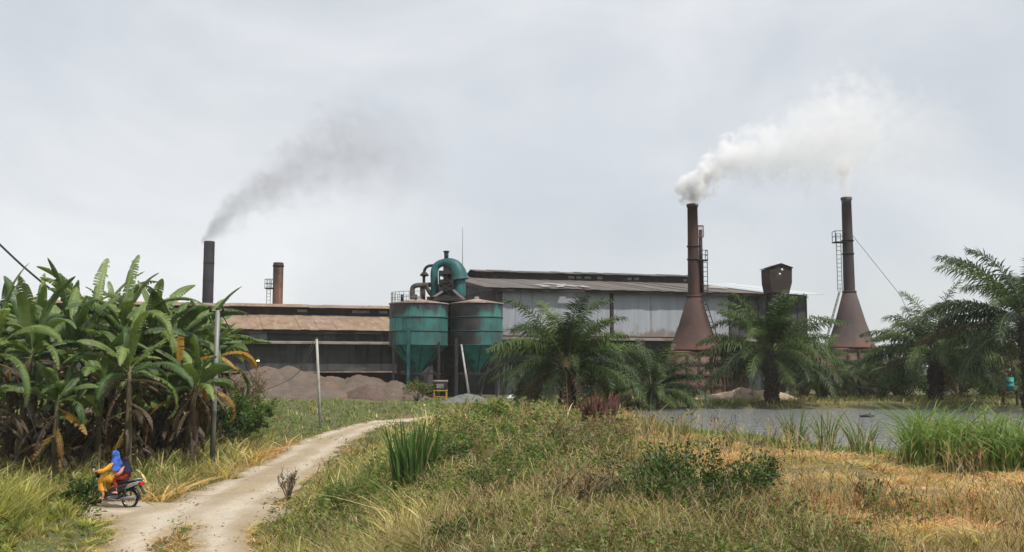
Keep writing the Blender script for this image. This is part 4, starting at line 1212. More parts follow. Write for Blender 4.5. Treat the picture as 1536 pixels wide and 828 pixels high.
# ---- banana plants
GREEN1 = np.array((0.035, 0.075, 0.024)); GREEN2 = np.array((0.15, 0.205, 0.055)); YELL = np.array((0.35, 0.2, 0.03)); BROWN = np.array((0.085, 0.055, 0.034))


def banana_leaf(rr, base, yaw, elev, Ln, Wd, bend, tone, torn=0.5, ntag=26):
    """returns parts for one leaf: torn strips on both sides of an arching midrib"""
    d = np.array((math.cos(yaw), math.sin(yaw), 0)); side = np.array((-math.sin(yaw), math.cos(yaw), 0)); up = np.array((0, 0, 1.0))
    n = ntag
    pts = [np.array(base, float)]
    e_ = elev
    tan = []
    for i in range(n):
        tt = d * math.cos(e_) + up * math.sin(e_)
        tan.append(tt)
        pts.append(pts[-1] + tt * (Ln / n))
        e_ -= bend / n * (0.4 + 1.4 * i / n)
    tan.append(tan[-1])
    tw_ = rr.uniform(-1.2, 1.2)
    V = []; C = []; Q = []
    for sgn in (-1, 1):
        droop = rr.uniform(0.0, 0.35)
        gap = 0.0; gk = 1.0

        def wof(t):
            return Wd / 2 * (math.sin(PI * min(1, max(0.0, t - 0.05) * 1.045)) ** 0.55 if t > 0.06 else 0.1)
        for i in range(2, n):
            t = i / n
            if rr.random() < torn * 0.5:
                droop = rr.uniform(0.1, 1.5) * (0.35 + 0.75 * torn)
                gap = rr.uniform(0.05, 0.6); gk = rr.uniform(0.86, 1.0)
            else:
                gap = gap * 0.4
            wa, wb = wof(i / n) * gk, wof((i + 1) / n) * gk
            nrm = np.cross(side, tan[i]); nrm /= np.linalg.norm(nrm)
            nrm = nrm if nrm[2] >= 0 else -nrm
            s1_ = side * sgn
            a0 = tw_ * sgn * 0.5 + 0.28
            o1 = (s1_ * math.cos(a0) + nrm * math.sin(a0))
            a1 = a0 - 0.5 - droop
            o2 = (s1_ * math.cos(a1) + nrm * math.sin(a1)) - up * 0.25 * droop
            p0, p1 = pts[i], pts[i + 1]
            fa, fb_ = tan[i] * wa * 0.22, tan[i] * wb * 0.22
            q0, q1 = p0 + o1 * wa * 0.5 + fa * 0.5, p1 + o1 * wb * 0.5 + fb_ * 0.5 - (p1 - p0) * gap * 0.5
            r0, r1 = q0 + o2 * wa * 0.5 + fa * 0.5, q1 + o2 * wb * 0.5 + fb_ * 0.5 - (p1 - p0) * gap * 0.5
            b = len(V)
            V += [p0, p1, q0, q1, r0, r1]
            k = rr.uniform(0.85, 1.15)
            c0 = tone * k
            edge = c0 if rr.random() > 0.12 else c0 * 0.4 + BROWN * 0.9
            C += [c0 * 1.25 + 0.012, c0 * 1.25 + 0.012, c0, c0, edge, edge]
            Q += [(b, b + 1, b + 3, b + 2), (b + 2, b + 3, b + 5, b + 4)] if sgn > 0 else [(b, b + 2, b + 3, b + 1), (b + 2, b + 4, b + 5, b + 3)]
    # midrib: thin triangular rod
    b = len(V)
    for i in range(n + 1):
        wr = 0.028 * (1 - 0.85 * i / n)
        nrm = np.cross(side, tan[i])
        V += [pts[i] + side * wr, pts[i] - side * wr, pts[i] - nrm * wr * 1.5]
        cm = tone * 1.5 + np.array((0.05, 0.055, 0.02))
        C += [cm] * 3
    for i in range(n):
        for k in range(3):
            a, c_ = b + i * 3 + k, b + i * 3 + (k + 1) % 3
            Q.append((a, c_, c_ + 3, a + 3))
    return np.array(V), np.array(Q), None, np.array(C)


def banana(label, px, Y, H, seed, nleaf=11, yel=0.12, lean=0.0, dead=9):
    rr = random.Random(seed)
    x = xat(px, Y); z = tzf(x, Y)
    b = thing('banana_plant', label, 'banana plant', (x, Y, z), 0, 'banana plants in the clump by the road')
    sh_ = H * rr.uniform(0.56, 0.62)
    lx, ly = lean + rr.uniform(-0.15, 0.15), rr.uniform(-0.2, 0.2)
    pts = [(lx * t * t, ly * t * t, -0.15 + (sh_ + 0.15) * t) for t in (0, 0.15, 0.35, 0.6, 0.85, 1.0)]
    MB().tube(pts, [0.17, 0.15, 0.135, 0.115, 0.09, 0.06], 10).build('stem', M['banana_stem'], b)
    top = np.array(pts[-1])
    parts = []
    y0 = rr.uniform(0, 2 * PI)
    for i in range(nleaf):
        f = i / (nleaf - 1)
        yaw = y0 + i * 2.4 + rr.uniform(-0.3, 0.3)
        elev = R(84 - 66 * f + rr.uniform(-20, 14))
        Ln = H * rr.uniform(0.3, 0.45) * (1.0 if i > 0 else 0.55)
        bend = R(rr.uniform(10, 85) + 70 * f)
        tone = GREEN1 * (1 - (k := rr.random())) + GREEN2 * k
        if f > 0.55 and rr.random() < yel: tone = YELL * rr.uniform(0.6, 1.1)
        base = top - np.array((0, 0, 0.35 * f)) + np.array((math.cos(yaw), math.sin(yaw), 0)) * 0.05
        parts.append(banana_leaf(rr, base, yaw, elev, Ln, rr.uniform(0.5, 0.72) * min(1.0, H / 6.0 + 0.15), bend, tone, torn=min(0.95, 0.3 + 0.7 * f + rr.uniform(-0.2, 0.25))))
    v, q, t_, c_ = merge(parts)
    link('leaf_crown', np_mesh('leaf_crown', v, q, t_, c_), M['leaf'], b)
    parts = []
    for i in range(dead):
        yaw = rr.uniform(0, 2 * PI)
        zz = sh_ * rr.uniform(0.22, 0.95)
        tone = BROWN * rr.uniform(0.45, 1.25)
        if rr.random() < 0.18: tone = YELL * rr.uniform(0.35, 0.7)
        if rr.random() < 0.5: tone = tone * 0.55  # half the leaves darkened, shade inside the clump put into their colour
        base = np.array((lx * (zz / sh_) ** 2, ly * (zz / sh_) ** 2, zz)) + np.array((math.cos(yaw), math.sin(yaw), 0)) * 0.1
        parts.append(banana_leaf(rr, base, yaw, R(rr.uniform(-60, 10)), min(zz * 0.95, rr.uniform(1.1, 2.1)), rr.uniform(0.2, 0.45), R(rr.uniform(40, 85)), tone, torn=0.95, ntag=14))
    v, q, t_, c_ = merge(parts)
    link('dead_leaves', np_mesh('dead_leaves', v, q, t_, c_), M['leaf'], b)
    return b


BAN = [
    ('leftmost tall banana plant cut off by the left edge', -12, 33.5, 7.4, 0.1, 0.0, 12),
    ('banana plant at left with a hanging yellow brown leaf under upright leaves', 34, 34.5, 7.2, 0.35, 0.2, 12),
    ('banana plant behind the slanting cable end near the left', 78, 38, 7.0, 0.1, 0.0, 10),
    ('banana plant whose broad arched leaf points up left below the cable', 112, 37, 7.5, 0.05, -0.2, 9),
    ('rear banana plant left of the two upright top leaves', 140, 42, 7.9, 0.05, 0.0, 9),
    ('tallest banana plant with a single rolled leaf standing upright at the top', 176, 38.5, 8.0, 0.05, 0.1, 9),
    ('banana plant directly above the motorbike rider with brown hanging leaves', 196, 35.5, 6.0, 0.15, -0.1, 16),
    ('banana plant with a torn brown tipped upper leaf right of the tallest', 218, 40, 7.7, 0.15, 0.2, 9),
    ('banana plant with a long green leaf rising toward the black smokestack', 244, 40.5, 7.4, 0.3, 0.3, 12),
    ('banana plant with yellow leaf hanging near the middle right of the clump', 266, 41.6, 6.0, 0.3, 0.1, 14),
    ('banana plant just left of the grey pole with drooping long leaves', 288, 43.2, 6.8, 0.1, 0.2, 12),
    ('banana plant behind the grey pole with a yellow brown leaf tip', 314, 44.5, 6.2, 0.3, 0.1, 10),
    ('short banana plant at the foot of the clump left of the rider', 88, 34.0, 4.6, 0.1, 0.0, 14),
    ('short dark banana plant low behind the rider shoulder', 150, 36.0, 5.0, 0.1, 0.0, 14),
    ('short banana plant spreading low leaves beside the pole foot', 252, 38.5, 4.4, 0.15, 0.0, 14),
    ('rear banana plant deep in the left part of the clump', 52, 42, 7.4, 0.05, 0.0, 8),
    ('rear banana plant deep in the right part of the clump', 238, 44, 7.0, 0.05, 0.0, 8),
    ('shaded banana plant at the back of the clump near the left edge', 10, 46, 7.6, 0.05, 0.0, 12),
    ('shaded banana plant at the back of the clump above the rider', 165, 48, 8.0, 0.05, 0.0, 12),
    ('shaded banana plant at the back of the clump beside the pole', 290, 47, 6.4, 0.05, 0.0, 12),
    ('shaded banana plant at the back of the clump under the cable', 105, 47, 7.6, 0.05, 0.0, 12),
    ('low young banana plant in the shade left of the rider head', 120, 37.5, 3.6, 0.05, 0.0, 10),
    ('low young banana plant in the shade right of the passenger', 222, 38.5, 3.4, 0.05, 0.0, 10),
    ('banana plant in front of the grey pole with leaves crossing it', 283, 38.0, 5.0, 0.3, 0.25, 12),
    ('low young banana plant in the shade at the left edge', 22, 38.0, 3.8, 0.05, 0.0, 10),
]
for i, (lab, px, Y, H, yel, lean, dead) in enumerate(BAN):
    banana(lab, px, Y, H * 1.1, 100 + i * 7, 13 + i % 3, yel * 0.6, lean, dead + 12)


# ---- oil palms
def palm_frond(rr, base, yaw, elev, Ln, bend, tone, nl=46, leaflet=0.8, hang=0.5):
    d = np.array((math.cos(yaw), math.sin(yaw), 0)); side = np.array((-math.sin(yaw), math.cos(yaw), 0)); up = np.array((0, 0, 1.0))
    n = 14
    pts = [np.array(base, float)]; tan = []
    e_ = elev; yw = rr.uniform(-0.25, 0.25)
    for i in range(n):
        dd = d * math.cos(yw * i / n) + side * math.sin(yw * i / n)
        tt = dd * math.cos(e_) + up * math.sin(e_)
        tan.append(tt); pts.append(pts[-1] + tt * Ln / n)
        e_ -= bend / n * (0.35 + 1.5 * i / n)
    tan.append(tan[-1])
    pts = np.array(pts); tan = np.array(tan)
    V, Q, T, C = [], [], [], []
    # rachis
    for i in range(n + 1):
        wr = 0.065 * (1 - 0.8 * i / n)
        nrm = np.cross(side, tan[i])
        V += [pts[i] + side * wr, pts[i] - side * wr, pts[i] - nrm * wr]
        C += [np.array((0.15, 0.165, 0.065))] * 3
    for i in range(n):
        for k in range(3):
            a, c_ = i * 3 + k, i * 3 + (k + 1) % 3
            Q.append((a, c_, c_ + 3, a + 3))
    # leaflets (vectorised)
    N_ = nl * 2
    t = np.tile(np.linspace(0.16, 0.995, nl), 2) + np.array([rr.uniform(-0.008, 0.008) for _ in range(N_)])
    t = np.clip(t, 0.12, 0.999)
    sg = np.repeat([1.0, -1.0], nl)
    f = t * n; i0 = np.minimum(f.astype(int), n - 1); fr_ = (f - i0)[:, None]
    P = pts[i0] * (1 - fr_) + pts[i0 + 1] * fr_
    TT = tan[i0]
    NR = np.cross(TT, side[None, :]); NR = NR * np.sign(NR[:, 2:3] + 1e-6)
    ru = np.array([[rr.uniform(-1, 1) for _ in range(3)] for _ in range(N_)])
    prof = np.clip(np.sin(PI * np.clip((t - 0.08) / 1.0, 0, 1)) ** 0.6, 0.25, 1)
    ln = leaflet * prof * (1 + 0.15 * ru[:, 0])
    alt = np.array([0.55, 0.05, -0.35])[np.arange(N_) % 3] + 0.25 * ru[:, 1]
    dirv = side[None, :] * sg[:, None] * (0.8 + 0.25 * ru[:, 2:3]) + TT * (0.4 + 0.5 * t[:, None] ** 3 + 0.15 * ru[:, 0:1]) + NR * alt[:, None]
    dirv /= np.linalg.norm(dirv, axis=1, keepdims=True)
    mid = P + dirv * (ln * 0.5)[:, None] - up * (ln * 0.08 * hang)[:, None]
    dir2 = dirv - up * (hang * (1.2 + 0.5 * ru[:, 2]))[:, None]
    dir2 /= np.linalg.norm(dir2, axis=1, keepdims=True)
    tip = mid + dir2 * (ln * 0.55)[:, None]
    wv = TT * (0.036 * leaflet / 0.8)
    b0 = len(V)
    LV = np.stack([P - wv * 0.6, P + wv * 0.6, mid - wv, mid + wv, tip], 1).reshape(-1, 3)
    k = 1 + 0.18 * ru[:, 1]
    LC = np.repeat(tone[None, :] * k[:, None], 5, 0)
    b = (b0 + np.arange(N_) * 5)[:, None]
    Q = np.concatenate([np.array(Q), b + np.array([[0, 1, 3, 2]])])
    T = b + np.array([[2, 3, 4]])
    return np.concatenate([np.array(V), LV]), Q, T, np.concatenate([np.array(C), LC])


PG1 = np.array((0.018, 0.040, 0.012)); PG2 = np.array((0.092, 0.14, 0.033)); PDEAD = np.array((0.12, 0.07, 0.04))


def palm(label, px, Y, py_crown, Ln, seed, nf=40, dead=5, tr=0.42, zbase=None, low=-0.2):
    rr = random.Random(seed)
    x = xat(px, Y); z = tzf(x, Y) if zbase is None else zbase
    ht = zat(py_crown, Y) - z
    o_ = thing('oil_palm', label, 'palm tree', (x, Y, z), 0, 'oil palms around the pond and factory')
    lx = rr.uniform(-0.15, 0.15)
    tb = MB()
    npt = max(4, int(ht / 0.3))
    pts = [(lx * k / npt, 0, -0.3 + (ht + 0.35) * k / npt) for k in range(npt + 1)]
    tb.tube(pts, [tr * (1.25 - 0.25 * min(1, k / 3)) * rr.uniform(0.92, 1.08) for k in range(npt + 1)], 14)
    # old frond bases as stubby scales
    for k in range(int(26 * max(ht, 0.8))):
        zz = rr.uniform(0.1, max(ht, 0.4)); a = rr.uniform(0, 2 * PI)
        rad = tr * 0.95
        p = Vector((lx * zz / max(ht, 0.5) + math.cos(a) * rad, math.sin(a) * rad, zz))
        tb.tube([p, p + Vector((math.cos(a) * 0.16, math.sin(a) * 0.16, 0.22))], [0.085, 0.04], 5, smooth=False)
    tb.build('trunk', M['trunk'], o_)
    top = np.array((lx, 0, ht))
    parts = []
    nf = int(nf * 1.12)
    for i in range(nf):
        f = i / (nf - 1)
        yaw = i * 2.39996 + rr.uniform(-0.45, 0.45)
        elev = R(80 - 74 * f ** 0.75 + rr.uniform(-13, 10)) + low * f
        L_ = Ln * rr.uniform(0.72, 1.08) * (0.9 + 0.1 * min(1, f * 5))
        bend = R(rr.uniform(35, 88) + 18 * math.sin(PI * min(1, f * 1.1)))
        k = rr.random()
        k = k * (1.0 - 0.45 * f)  # lower fronds toned darker, the brighter sunlit top painted into the green
        tone = (PG1 * (1 - k) + PG2 * k)
        if f > 0.6 and rr.random() < 0.16: tone = tone * 0.4 + PDEAD * 0.7
        rad = 0.12 + 0.26 * f
        base = top + np.array((math.cos(yaw) * rad, math.sin(yaw) * rad, 0.15 - 0.55 * f))
        parts.append(palm_frond(rr, base, yaw, elev, L_, bend, tone, nl=int(62 + 12 * Ln / 5), leaflet=0.145 * Ln * rr.uniform(0.9, 1.1), hang=0.5 + 0.9 * f))
    v, q, t_, c_ = merge(parts)
    link('frond_crown', np_mesh('frond_crown', v, q, t_, c_), M['frond'], o_)
    if dead:
        parts = []
        for i in range(dead):
            yaw = rr.uniform(0, 2 * PI)
            base = top + np.array((math.cos(yaw) * 0.35, math.sin(yaw) * 0.35, -0.4))
            parts.append(palm_frond(rr, base, yaw, R(rr.uniform(-55, -15)), min(Ln * 0.75, ht * 0.95 + 0.5), R(rr.uniform(30, 60)), PDEAD * rr.uniform(0.5, 1.4), nl=30, leaflet=0.1 * Ln, hang=1.0))
        v, q, t_, c_ = merge(parts)
        link('dead_fronds', np_mesh('dead_fronds', v, q, t_, c_), M['frond'], o_)
    return o_


palm('large oil palm left of centre before the grey factory wall', 850, 66.5, 545, 6.3, 11, 46, 6, 0.5)
palm('low young oil palm without visible trunk left of the rust red kiln', 978, 69, 580, 4.4, 12, 34, 3, 0.3)
palm('big oil palm at the pond edge below the dark elevator head', 1157, 71.6, 528, 6.0, 13, 48, 5, 0.45)
palm('small oil palm just right of the pond edge palm with brown skirt', 1232, 79, 560, 3.9, 14, 34, 10, 0.34)
palm('round oil palm standing on the far bank right of the grey kiln', 1402, 76, 532, 6.3, 15, 48, 5, 0.5)
palm('tallest oil palm cut off by the right edge', 1545, 65, 480, 7.2, 16, 44, 6, 0.5)
palm('short palm with orange brown dead fronds below the grey kiln', 1283, 82, 577, 3.0, 17, 26, 9, 0.3)
palm('dark palm filling the gap between the round palm and the right edge palm', 1478, 84, 545, 5.2, 18, 38, 5, 0.45)
palm('shaded palm far behind the right edge palm', 1545, 92, 535, 5.2, 19, 34, 4, 0.45)
palm('small shaded palm behind the kiln furnace and pond edge palm', 1205, 92, 560, 3.8, 20, 30, 4, 0.36)
palm('small palm low between the large left palm and the young palm', 908, 74, 578, 3.4, 21, 28, 4, 0.3)
palm('low shaded palm behind the left flank of the round palm', 1345, 90, 566, 4.0, 22, 30, 5, 0.36)


# ---- shrubs
def shrub(label, px, Y, hgt, rad, c1, c2, n, seed, leaf=0.09, name='shrub', cat='shrub', twiggy=False, x=None, dz=0.0, group=None):
    r_ = np.random.default_rng(seed)
    if x is None: x = xat(px, Y)
    z = tzf(x, Y) + dz
    o_ = thing(name, label, cat, (x, Y, z), 0, group)
    nb = 16
    tips = []
    mb = MB()
    for i in range(nb):
        a = r_.uniform(0, 2 * PI); k = r_.uniform(0.2, 1.0) ** 0.7
        tip = np.array((math.cos(a) * rad * k, math.sin(a) * rad * k, hgt * r_.uniform(0.5, 1.0) * (1.05 - 0.35 * k)))
        midp = tip * np.array((0.4, 0.4, 0.55)) + r_.normal(0, 0.05, 3) * rad
        mb.tube([(0, 0, -0.1), midp, tip], [0.012 + 0.012 * hgt, 0.008 + 0.006 * hgt, 0.005], 5)
        tips.append((midp, tip))
        for j in range(6 if twiggy else 3):
            t = r_.uniform(0.3, 1.0)
            p = midp + (tip - midp) * t
            q_ = p + r_.normal(0, 0.22, 3) * rad + np.array((0, 0, 0.15 * hgt))
            mb.tube([p, q_], [0.008 + 0.003 * hgt, 0.003], 4)
            tips.append((p, q_))
    mb.build('branches', M['twig'], o_)
    ti = r_.integers(0, len(tips), n)
    A = np.array([t[0] for t in tips])[ti]; B = np.array([t[1] for t in tips])[ti]
    t = r_.uniform(0.1, 1.05, (n, 1))
    P = A + (B - A) * t + r_.normal(0, 0.07 * max(rad, hgt * 0.5), (n, 3))
    P[:, 2] = np.maximum(P[:, 2], 0.03)
    d_ = P * np.array((1, 1, 0.6)) / max(rad, 0.1) + r_.normal(0, 0.6, (n, 3)) + np.array((0, 0, 0.25))
    tip_k = (ti % 7) / 6.0
    col = np.asarray(c1)[None, :] * (1 - tip_k[:, None]) + np.asarray(c2)[None, :] * tip_k[:, None]
    col = col * (1 + r_.normal(0, 0.18, (n, 1)))
    v, q, t_, c_ = leaves(P, d_, leaf * r_.uniform(0.6, 1.3, n), leaf * 0.5 * r_.uniform(0.7, 1.3, n), col)
    link('foliage', np_mesh('foliage', v, q, t_, c_), M['weed'], o_)
    return o_


G_D = (0.034, 0.07, 0.02); G_M = (0.07, 0.12, 0.03); G_L = (0.10, 0.155, 0.035); TAN = (0.22, 0.165, 0.085); OLV = (0.11, 0.105, 0.04)
shrub('bushy green shrub right of the grey pole', 362, 47, 2.3, 1.5, G_M, G_L, 2600, 1, 0.22)
shrub('lower green shrub left of the bushy one behind the grey pole', 335, 45, 1.9, 1.2, G_D, G_M, 2000, 2, 0.2)
shrub('tan half bare shrub standing before the brown heap', 372, 53, 3.2, 1.4, TAN, (0.13, 0.1, 0.055), 1100, 3, 0.16, twiggy=True)
shrub('dark leafy bush hiding the front wheel of the motorbike', 122, 26.6, 1.15, 0.5, G_D, G_L, 2200, 4, 0.11, dz=-0.1)
shrub('small bare brown shrub on the right edge of the dirt road', 437, 30.5, 1.05, 0.42, (0.12, 0.09, 0.06), (0.16, 0.12, 0.07), 260, 5, 0.06, twiggy=True)
shrub('green bush on the crest left of the large palm', 735, 34, 0.85, 0.8, G_M, (0.13, 0.18, 0.03), 1900, 6, 0.1)
shrub('pale green bush on the slope right of the tall blade clump', 690, 24, 0.7, 0.9, G_D, G_M, 2300, 7, 0.075)
shrub('broad dark leafy bush in the foreground right of centre', 1035, 12.3, 0.8, 0.95, G_D, G_M, 5200, 8, 0.058)
shrub('upright leafy bush at the right end of the foreground bushes', 1120, 13.0, 0.72, 0.45, G_D, G_M, 1700, 9, 0.055)
shrub('low dark leafy bush left of the broad foreground bush', 965, 11.3, 0.72, 0.6, G_D, G_M, 2600, 31, 0.05)
shrub('olive leafy bush in front of the broad foreground bush at the bottom edge', 1050, 10.3, 0.62, 0.75, G_D, OLV, 3000, 32, 0.045)
shrub('pale olive bush behind the broad foreground bush', 990, 14.5, 0.5, 0.7, OLV, G_L, 1500, 33, 0.06)
shrub('small green bush at the bottom edge right of the leafy bushes', 1165, 10.6, 0.5, 0.33, G_D, G_M, 700, 34, 0.045)
shrub('tan seedy weed bush right below the stump', 905, 22, 0.8, 0.8, TAN, (0.2, 0.17, 0.08), 1300, 35, 0.05, twiggy=True)
shrub('yellow green bush on the mound left of the tan weeds', 800, 18.5, 0.6, 0.8, G_M, G_L, 2000, 36, 0.06)
shrub('dark green bush on the mound above the arching tussock', 740, 15.5, 0.65, 0.7, G_D, G_M, 1500, 37, 0.055)
shrub('small leafy plant alone in the dry grass at right', 1300, 13.5, 0.45, 0.24, G_D, G_M, 260, 10, 0.05)
shrub('dark low bush at the bottom edge of the photo centre', 700, 10.2, 0.55, 0.45, G_D, G_M, 1300, 11, 0.05)
shrub('bright green low bush on the left slope near the road', 520, 25, 0.55, 0.8, G_M, (0.14, 0.2, 0.035), 1900, 12, 0.08)
shrub('green brush at the foot of the left silo', 625, 80, 1.6, 1.4, OLV, G_L, 900, 13, 0.2)
shrub('dark brush under the palms behind the pond at the right', 1440, 80, 1.8, 3.0, G_D, G_M, 2600, 14, 0.2)
shrub('brush growing under the dark palm beside the right edge', 1520, 77, 1.7, 2.6, G_D, G_M, 2400, 15, 0.2)
shrub('shaded brush behind the round palm on the far bank', 1355, 84, 2.4, 2.6, G_D, G_M, 2200, 16, 0.22)
shrub('tall dark thicket left of the round palm trunk', 1322, 86, 3.4, 2.8, G_D, (0.05, 0.085, 0.024), 3200, 41, 0.26)
shrub('tall dark thicket right of the round palm trunk', 1436, 88, 4.2, 3.2, G_D, (0.05, 0.085, 0.024), 3600, 42, 0.26)
shrub('tall dark thicket behind the teal drum', 1500, 86, 4.4, 3.2, G_D, (0.05, 0.085, 0.024), 3600, 43, 0.26)
shrub('dark thicket in the corner behind the right edge palm', 1575, 84, 4.4, 3.2, G_D, (0.05, 0.085, 0.024), 3200, 44, 0.26)
shrub('dark thicket right of the pond edge palm trunk', 1208, 84, 2.6, 2.0, G_D, (0.05, 0.085, 0.024), 2200, 45, 0.24)
shrub('dark thicket low between the large left palm and the ledge posts', 885, 80, 2.6, 2.4, G_D, (0.05, 0.085, 0.024), 2400, 46, 0.24)
shrub('green brush beside the low young palm', 930, 72, 1.3, 1.8, G_D, G_L, 1400, 17, 0.16)
shrub('dark brush below the large left palm', 800, 70, 1.5, 2.0, G_D, G_M, 1800, 18, 0.18)
shrub('leafy bush on the crest between large palm and stump', 770, 27, 0.6, 0.7, G_M, G_L, 1500, 19, 0.08)
shrub('greyish dry bush in the middle of the field', 868, 20, 0.95, 1.0, (0.16, 0.13, 0.07), (0.12, 0.105, 0.05), 1300, 20, 0.06, twiggy=True)
shrub('dry brown twiggy bush at the bottom edge below the stump', 872, 11.2, 0.75, 0.55, (0.13, 0.085, 0.045), (0.17, 0.12, 0.06), 650, 21, 0.045, twiggy=True)


# ---- clumps of long blades
def clump(label, px, Y, hgt, rad, n, c1, c2, seed, lean=0.4, wd=0.03, droop=0.25, name='grass_clump', cat='grass clump', x=None, dry=0.1, group=None):
    global rng
    if x is None: x = xat(px, Y)
    z = tzf(x, Y)
    rng = np.random.default_rng(seed)
    a = rng.uniform(0, 2 * PI, n); k = np.sqrt(rng.uniform(0, 1, n)) * rad
    P = np.stack([np.cos(a) * k, np.sin(a) * k, np.full(n, -0.05)], 1)
    h = hgt * rng.uniform(0.5, 1.0, n)
    f = rng.uniform(0, 1, (n, 1))
    col = np.asarray(c1)[None] * (1 - f) + np.asarray(c2)[None] * f
    dr = rng.uniform(0, 1, n) < dry
    col[dr] = np.array((0.28, 0.22, 0.11))
    yaw = a + rng.normal(0, 0.7, n)
    v, q, t_, c_ = blades(P, h, wd * rng.uniform(0.6, 1.3, n), yaw, lean * rng.uniform(0.2, 1.3, n), col, droop * rng.uniform(0.5, 1.8, n), prof=LONG, pw=2.0)
    o_ = link(name, np_mesh(name, v, q, t_, c_), M['grass'], None, (x, Y, z))
    props(o_, label, cat, group)
    return o_


clump('tall dark green blade clump on the slope beside the road', 622, 21.5, 2.15, 0.42, 170, (0.045, 0.10, 0.028), (0.10, 0.18, 0.05), 51, 0.2, 0.055, 0.08)
clump('shorter blade clump leaning right beside the tall dark one', 645, 21.2, 1.0, 0.4, 130, (0.06, 0.11, 0.035), (0.13, 0.17, 0.05), 52, 0.45, 0.04, 0.2)
clump('pale arching dry tussock at the bottom left of centre', 670, 10.9, 1.3, 0.4, 240, (0.3, 0.24, 0.1), (0.2, 0.19, 0.07), 53, 1.1, 0.012, 0.55, dry=0.4)
clump('pale dry tussock flattened on the slope above the arching one', 650, 12.6, 1.0, 0.45, 200, (0.32, 0.24, 0.1), (0.24, 0.19, 0.08), 54, 1.3, 0.013, 0.6, dry=0.4)
clump('tall reed clump at the pond edge nearest the pond edge palm', 1188, 26.5, 1.75, 0.22, 46, (0.09, 0.15, 0.04), (0.19, 0.24, 0.1), 55, 0.35, 0.03, 0.2, 'reed_clump', 'reeds', group='reed clumps at the pond edge')
clump('middle tall reed clump of the three at the pond edge', 1236, 25.0, 1.8, 0.2, 40, (0.09, 0.15, 0.04), (0.19, 0.24, 0.1), 56, 0.4, 0.03, 0.2, 'reed_clump', 'reeds', group='reed clumps at the pond edge')
clump('right hand tall reed clump leaning left at the pond edge', 1290, 23.5, 1.75, 0.25, 46, (0.09, 0.15, 0.04), (0.19, 0.24, 0.1), 57, 0.5, 0.03, 0.22, 'reed_clump', 'reeds', group='reed clumps at the pond edge')
clump('dry straw coloured stalks rising beside the stump', 965, 30, 1.3, 0.5, 60, (0.3, 0.25, 0.13), (0.24, 0.22, 0.1), 58, 0.5, 0.035, 0.2, dry=0.5)
clump('dry straw stalks leaning between stump and water', 1010, 29, 1.15, 0.4, 45, (0.3, 0.25, 0.13), (0.16, 0.2, 0.07), 59, 0.6, 0.035, 0.2, dry=0.4)
clump('pale stalk tuft in the dry field right of the leafy bush', 1195, 12.2, 0.55, 0.15, 30, (0.34, 0.26, 0.12), (0.25, 0.2, 0.09), 60, 0.7, 0.009, 0.3, dry=0.5)

# ---- stump
Y = 28.5
x = xat(898, Y)
sp_ = thing('tree_stump', 'splintered red brown stump in the dry grass before the pond', 'stump', (x, Y, tzf(x, Y) + 0.32))
rr = random.Random(5)
mb = MB()
mb.tube([(0, 0, -0.2), (0.02, 0, 0.12), (0.03, 0, 0.28)], [0.46, 0.4, 0.3], 11, smooth=False)
for i in range(30):
    a = rr.uniform(0, 2 * PI); rad = rr.uniform(0.05, 0.4)
    b_ = Vector((math.cos(a) * rad, math.sin(a) * rad, 0.0))
    ln = rr.uniform(0.5, 1.0)
    right = b_.x > 0.1
    t_ = b_ + Vector((math.cos(a) * 0.18 + (0.22 if right else -0.03), math.sin(a) * 0.15, ln * (1.05 if right else 0.95)))
    mid_ = (b_ + t_) / 2 + Vector((rr.uniform(-.05, .05), 0, rr.uniform(0, .06)))
    mb.tube([b_, mid_, t_], [rr.uniform(0.1, 0.17), rr.uniform(0.07, 0.12), 0.015], 5, smooth=False)
for (bx, tx, tzz, r0) in ((0.18, 0.62, 1.0, 0.2), (0.05, 0.3, 0.75, 0.2), (-0.2, -0.3, 0.85, 0.17), (-0.05, -0.12, 1.05, 0.15)):
    mb.tube([(bx, 0, -0.1), (bx + (tx - bx) * 0.45, 0.03, tzz * 0.55), (tx, 0.05, tzz)], [r0, r0 * 0.75, 0.03], 6, smooth=False)
mb.build('splinters', M['stump'], sp_)
mb = MB()
for i in range(14):
    a = rr.uniform(0, 2 * PI)
    b_ = Vector((math.cos(a) * 0.3, math.sin(a) * 0.3, 0.1))
    t_ = b_ + Vector((math.cos(a) * rr.uniform(0.3, 0.7), math.sin(a) * 0.4, rr.uniform(-0.1, 0.25)))
    mb.tube([b_, (b_ + t_) / 2 + Vector((0, 0, 0.08)), t_], [0.05, 0.035, 0.01], 5)
mb.build('roots', M['stump'], sp_)

# ---- drum and floating log
x, Y = xat(1513, 70.5), 70.5
dr = thing('drum', 'small teal drum half hidden in reeds at the right edge', 'drum', (x, Y, zat(583, Y)))
MB().lathe([(0.001, 0), (0.3, 0), (0.3, 0.28), (0.32, 0.3), (0.3, 0.32), (0.3, 0.58), (0.32, 0.6), (0.3, 0.62), (0.3, 0.88), (0.27, 0.9), (0.001, 0.88)], (0, 0, -0.1), 20).build('barrel', mat('drum_teal', (0.03, 0.3, 0.26), [dict(color=(0.02, 0.2, 0.18), scale=4, lo=0.5, hi=0.7)], 0.5), dr)
MB().bar((-0.5, 0, -0.1), (-0.5, 0, -1.6), 0.12).bar((0.5, 0, -0.1), (0.5, 0, -1.6), 0.12).box((-0.6, -0.35, -0.17), (0.6, 0.35, -0.1)).build('drum_stand', M['dark_steel'], dr)
lg = MB().tube([(-0.35, 0, 0.02), (0, 0.03, 0.06), (0.4, 0, 0.03)], [0.09, 0.13, 0.08], 9).tube([(0.1, 0, 0.1), (0.22, 0, 0.3)], [0.04, 0.015], 6).build('floating_log', M['stack_black'], None, (xat(1298, 57), 57, 1.3))
props(lg, 'dark log floating in the pond right of centre', 'log')

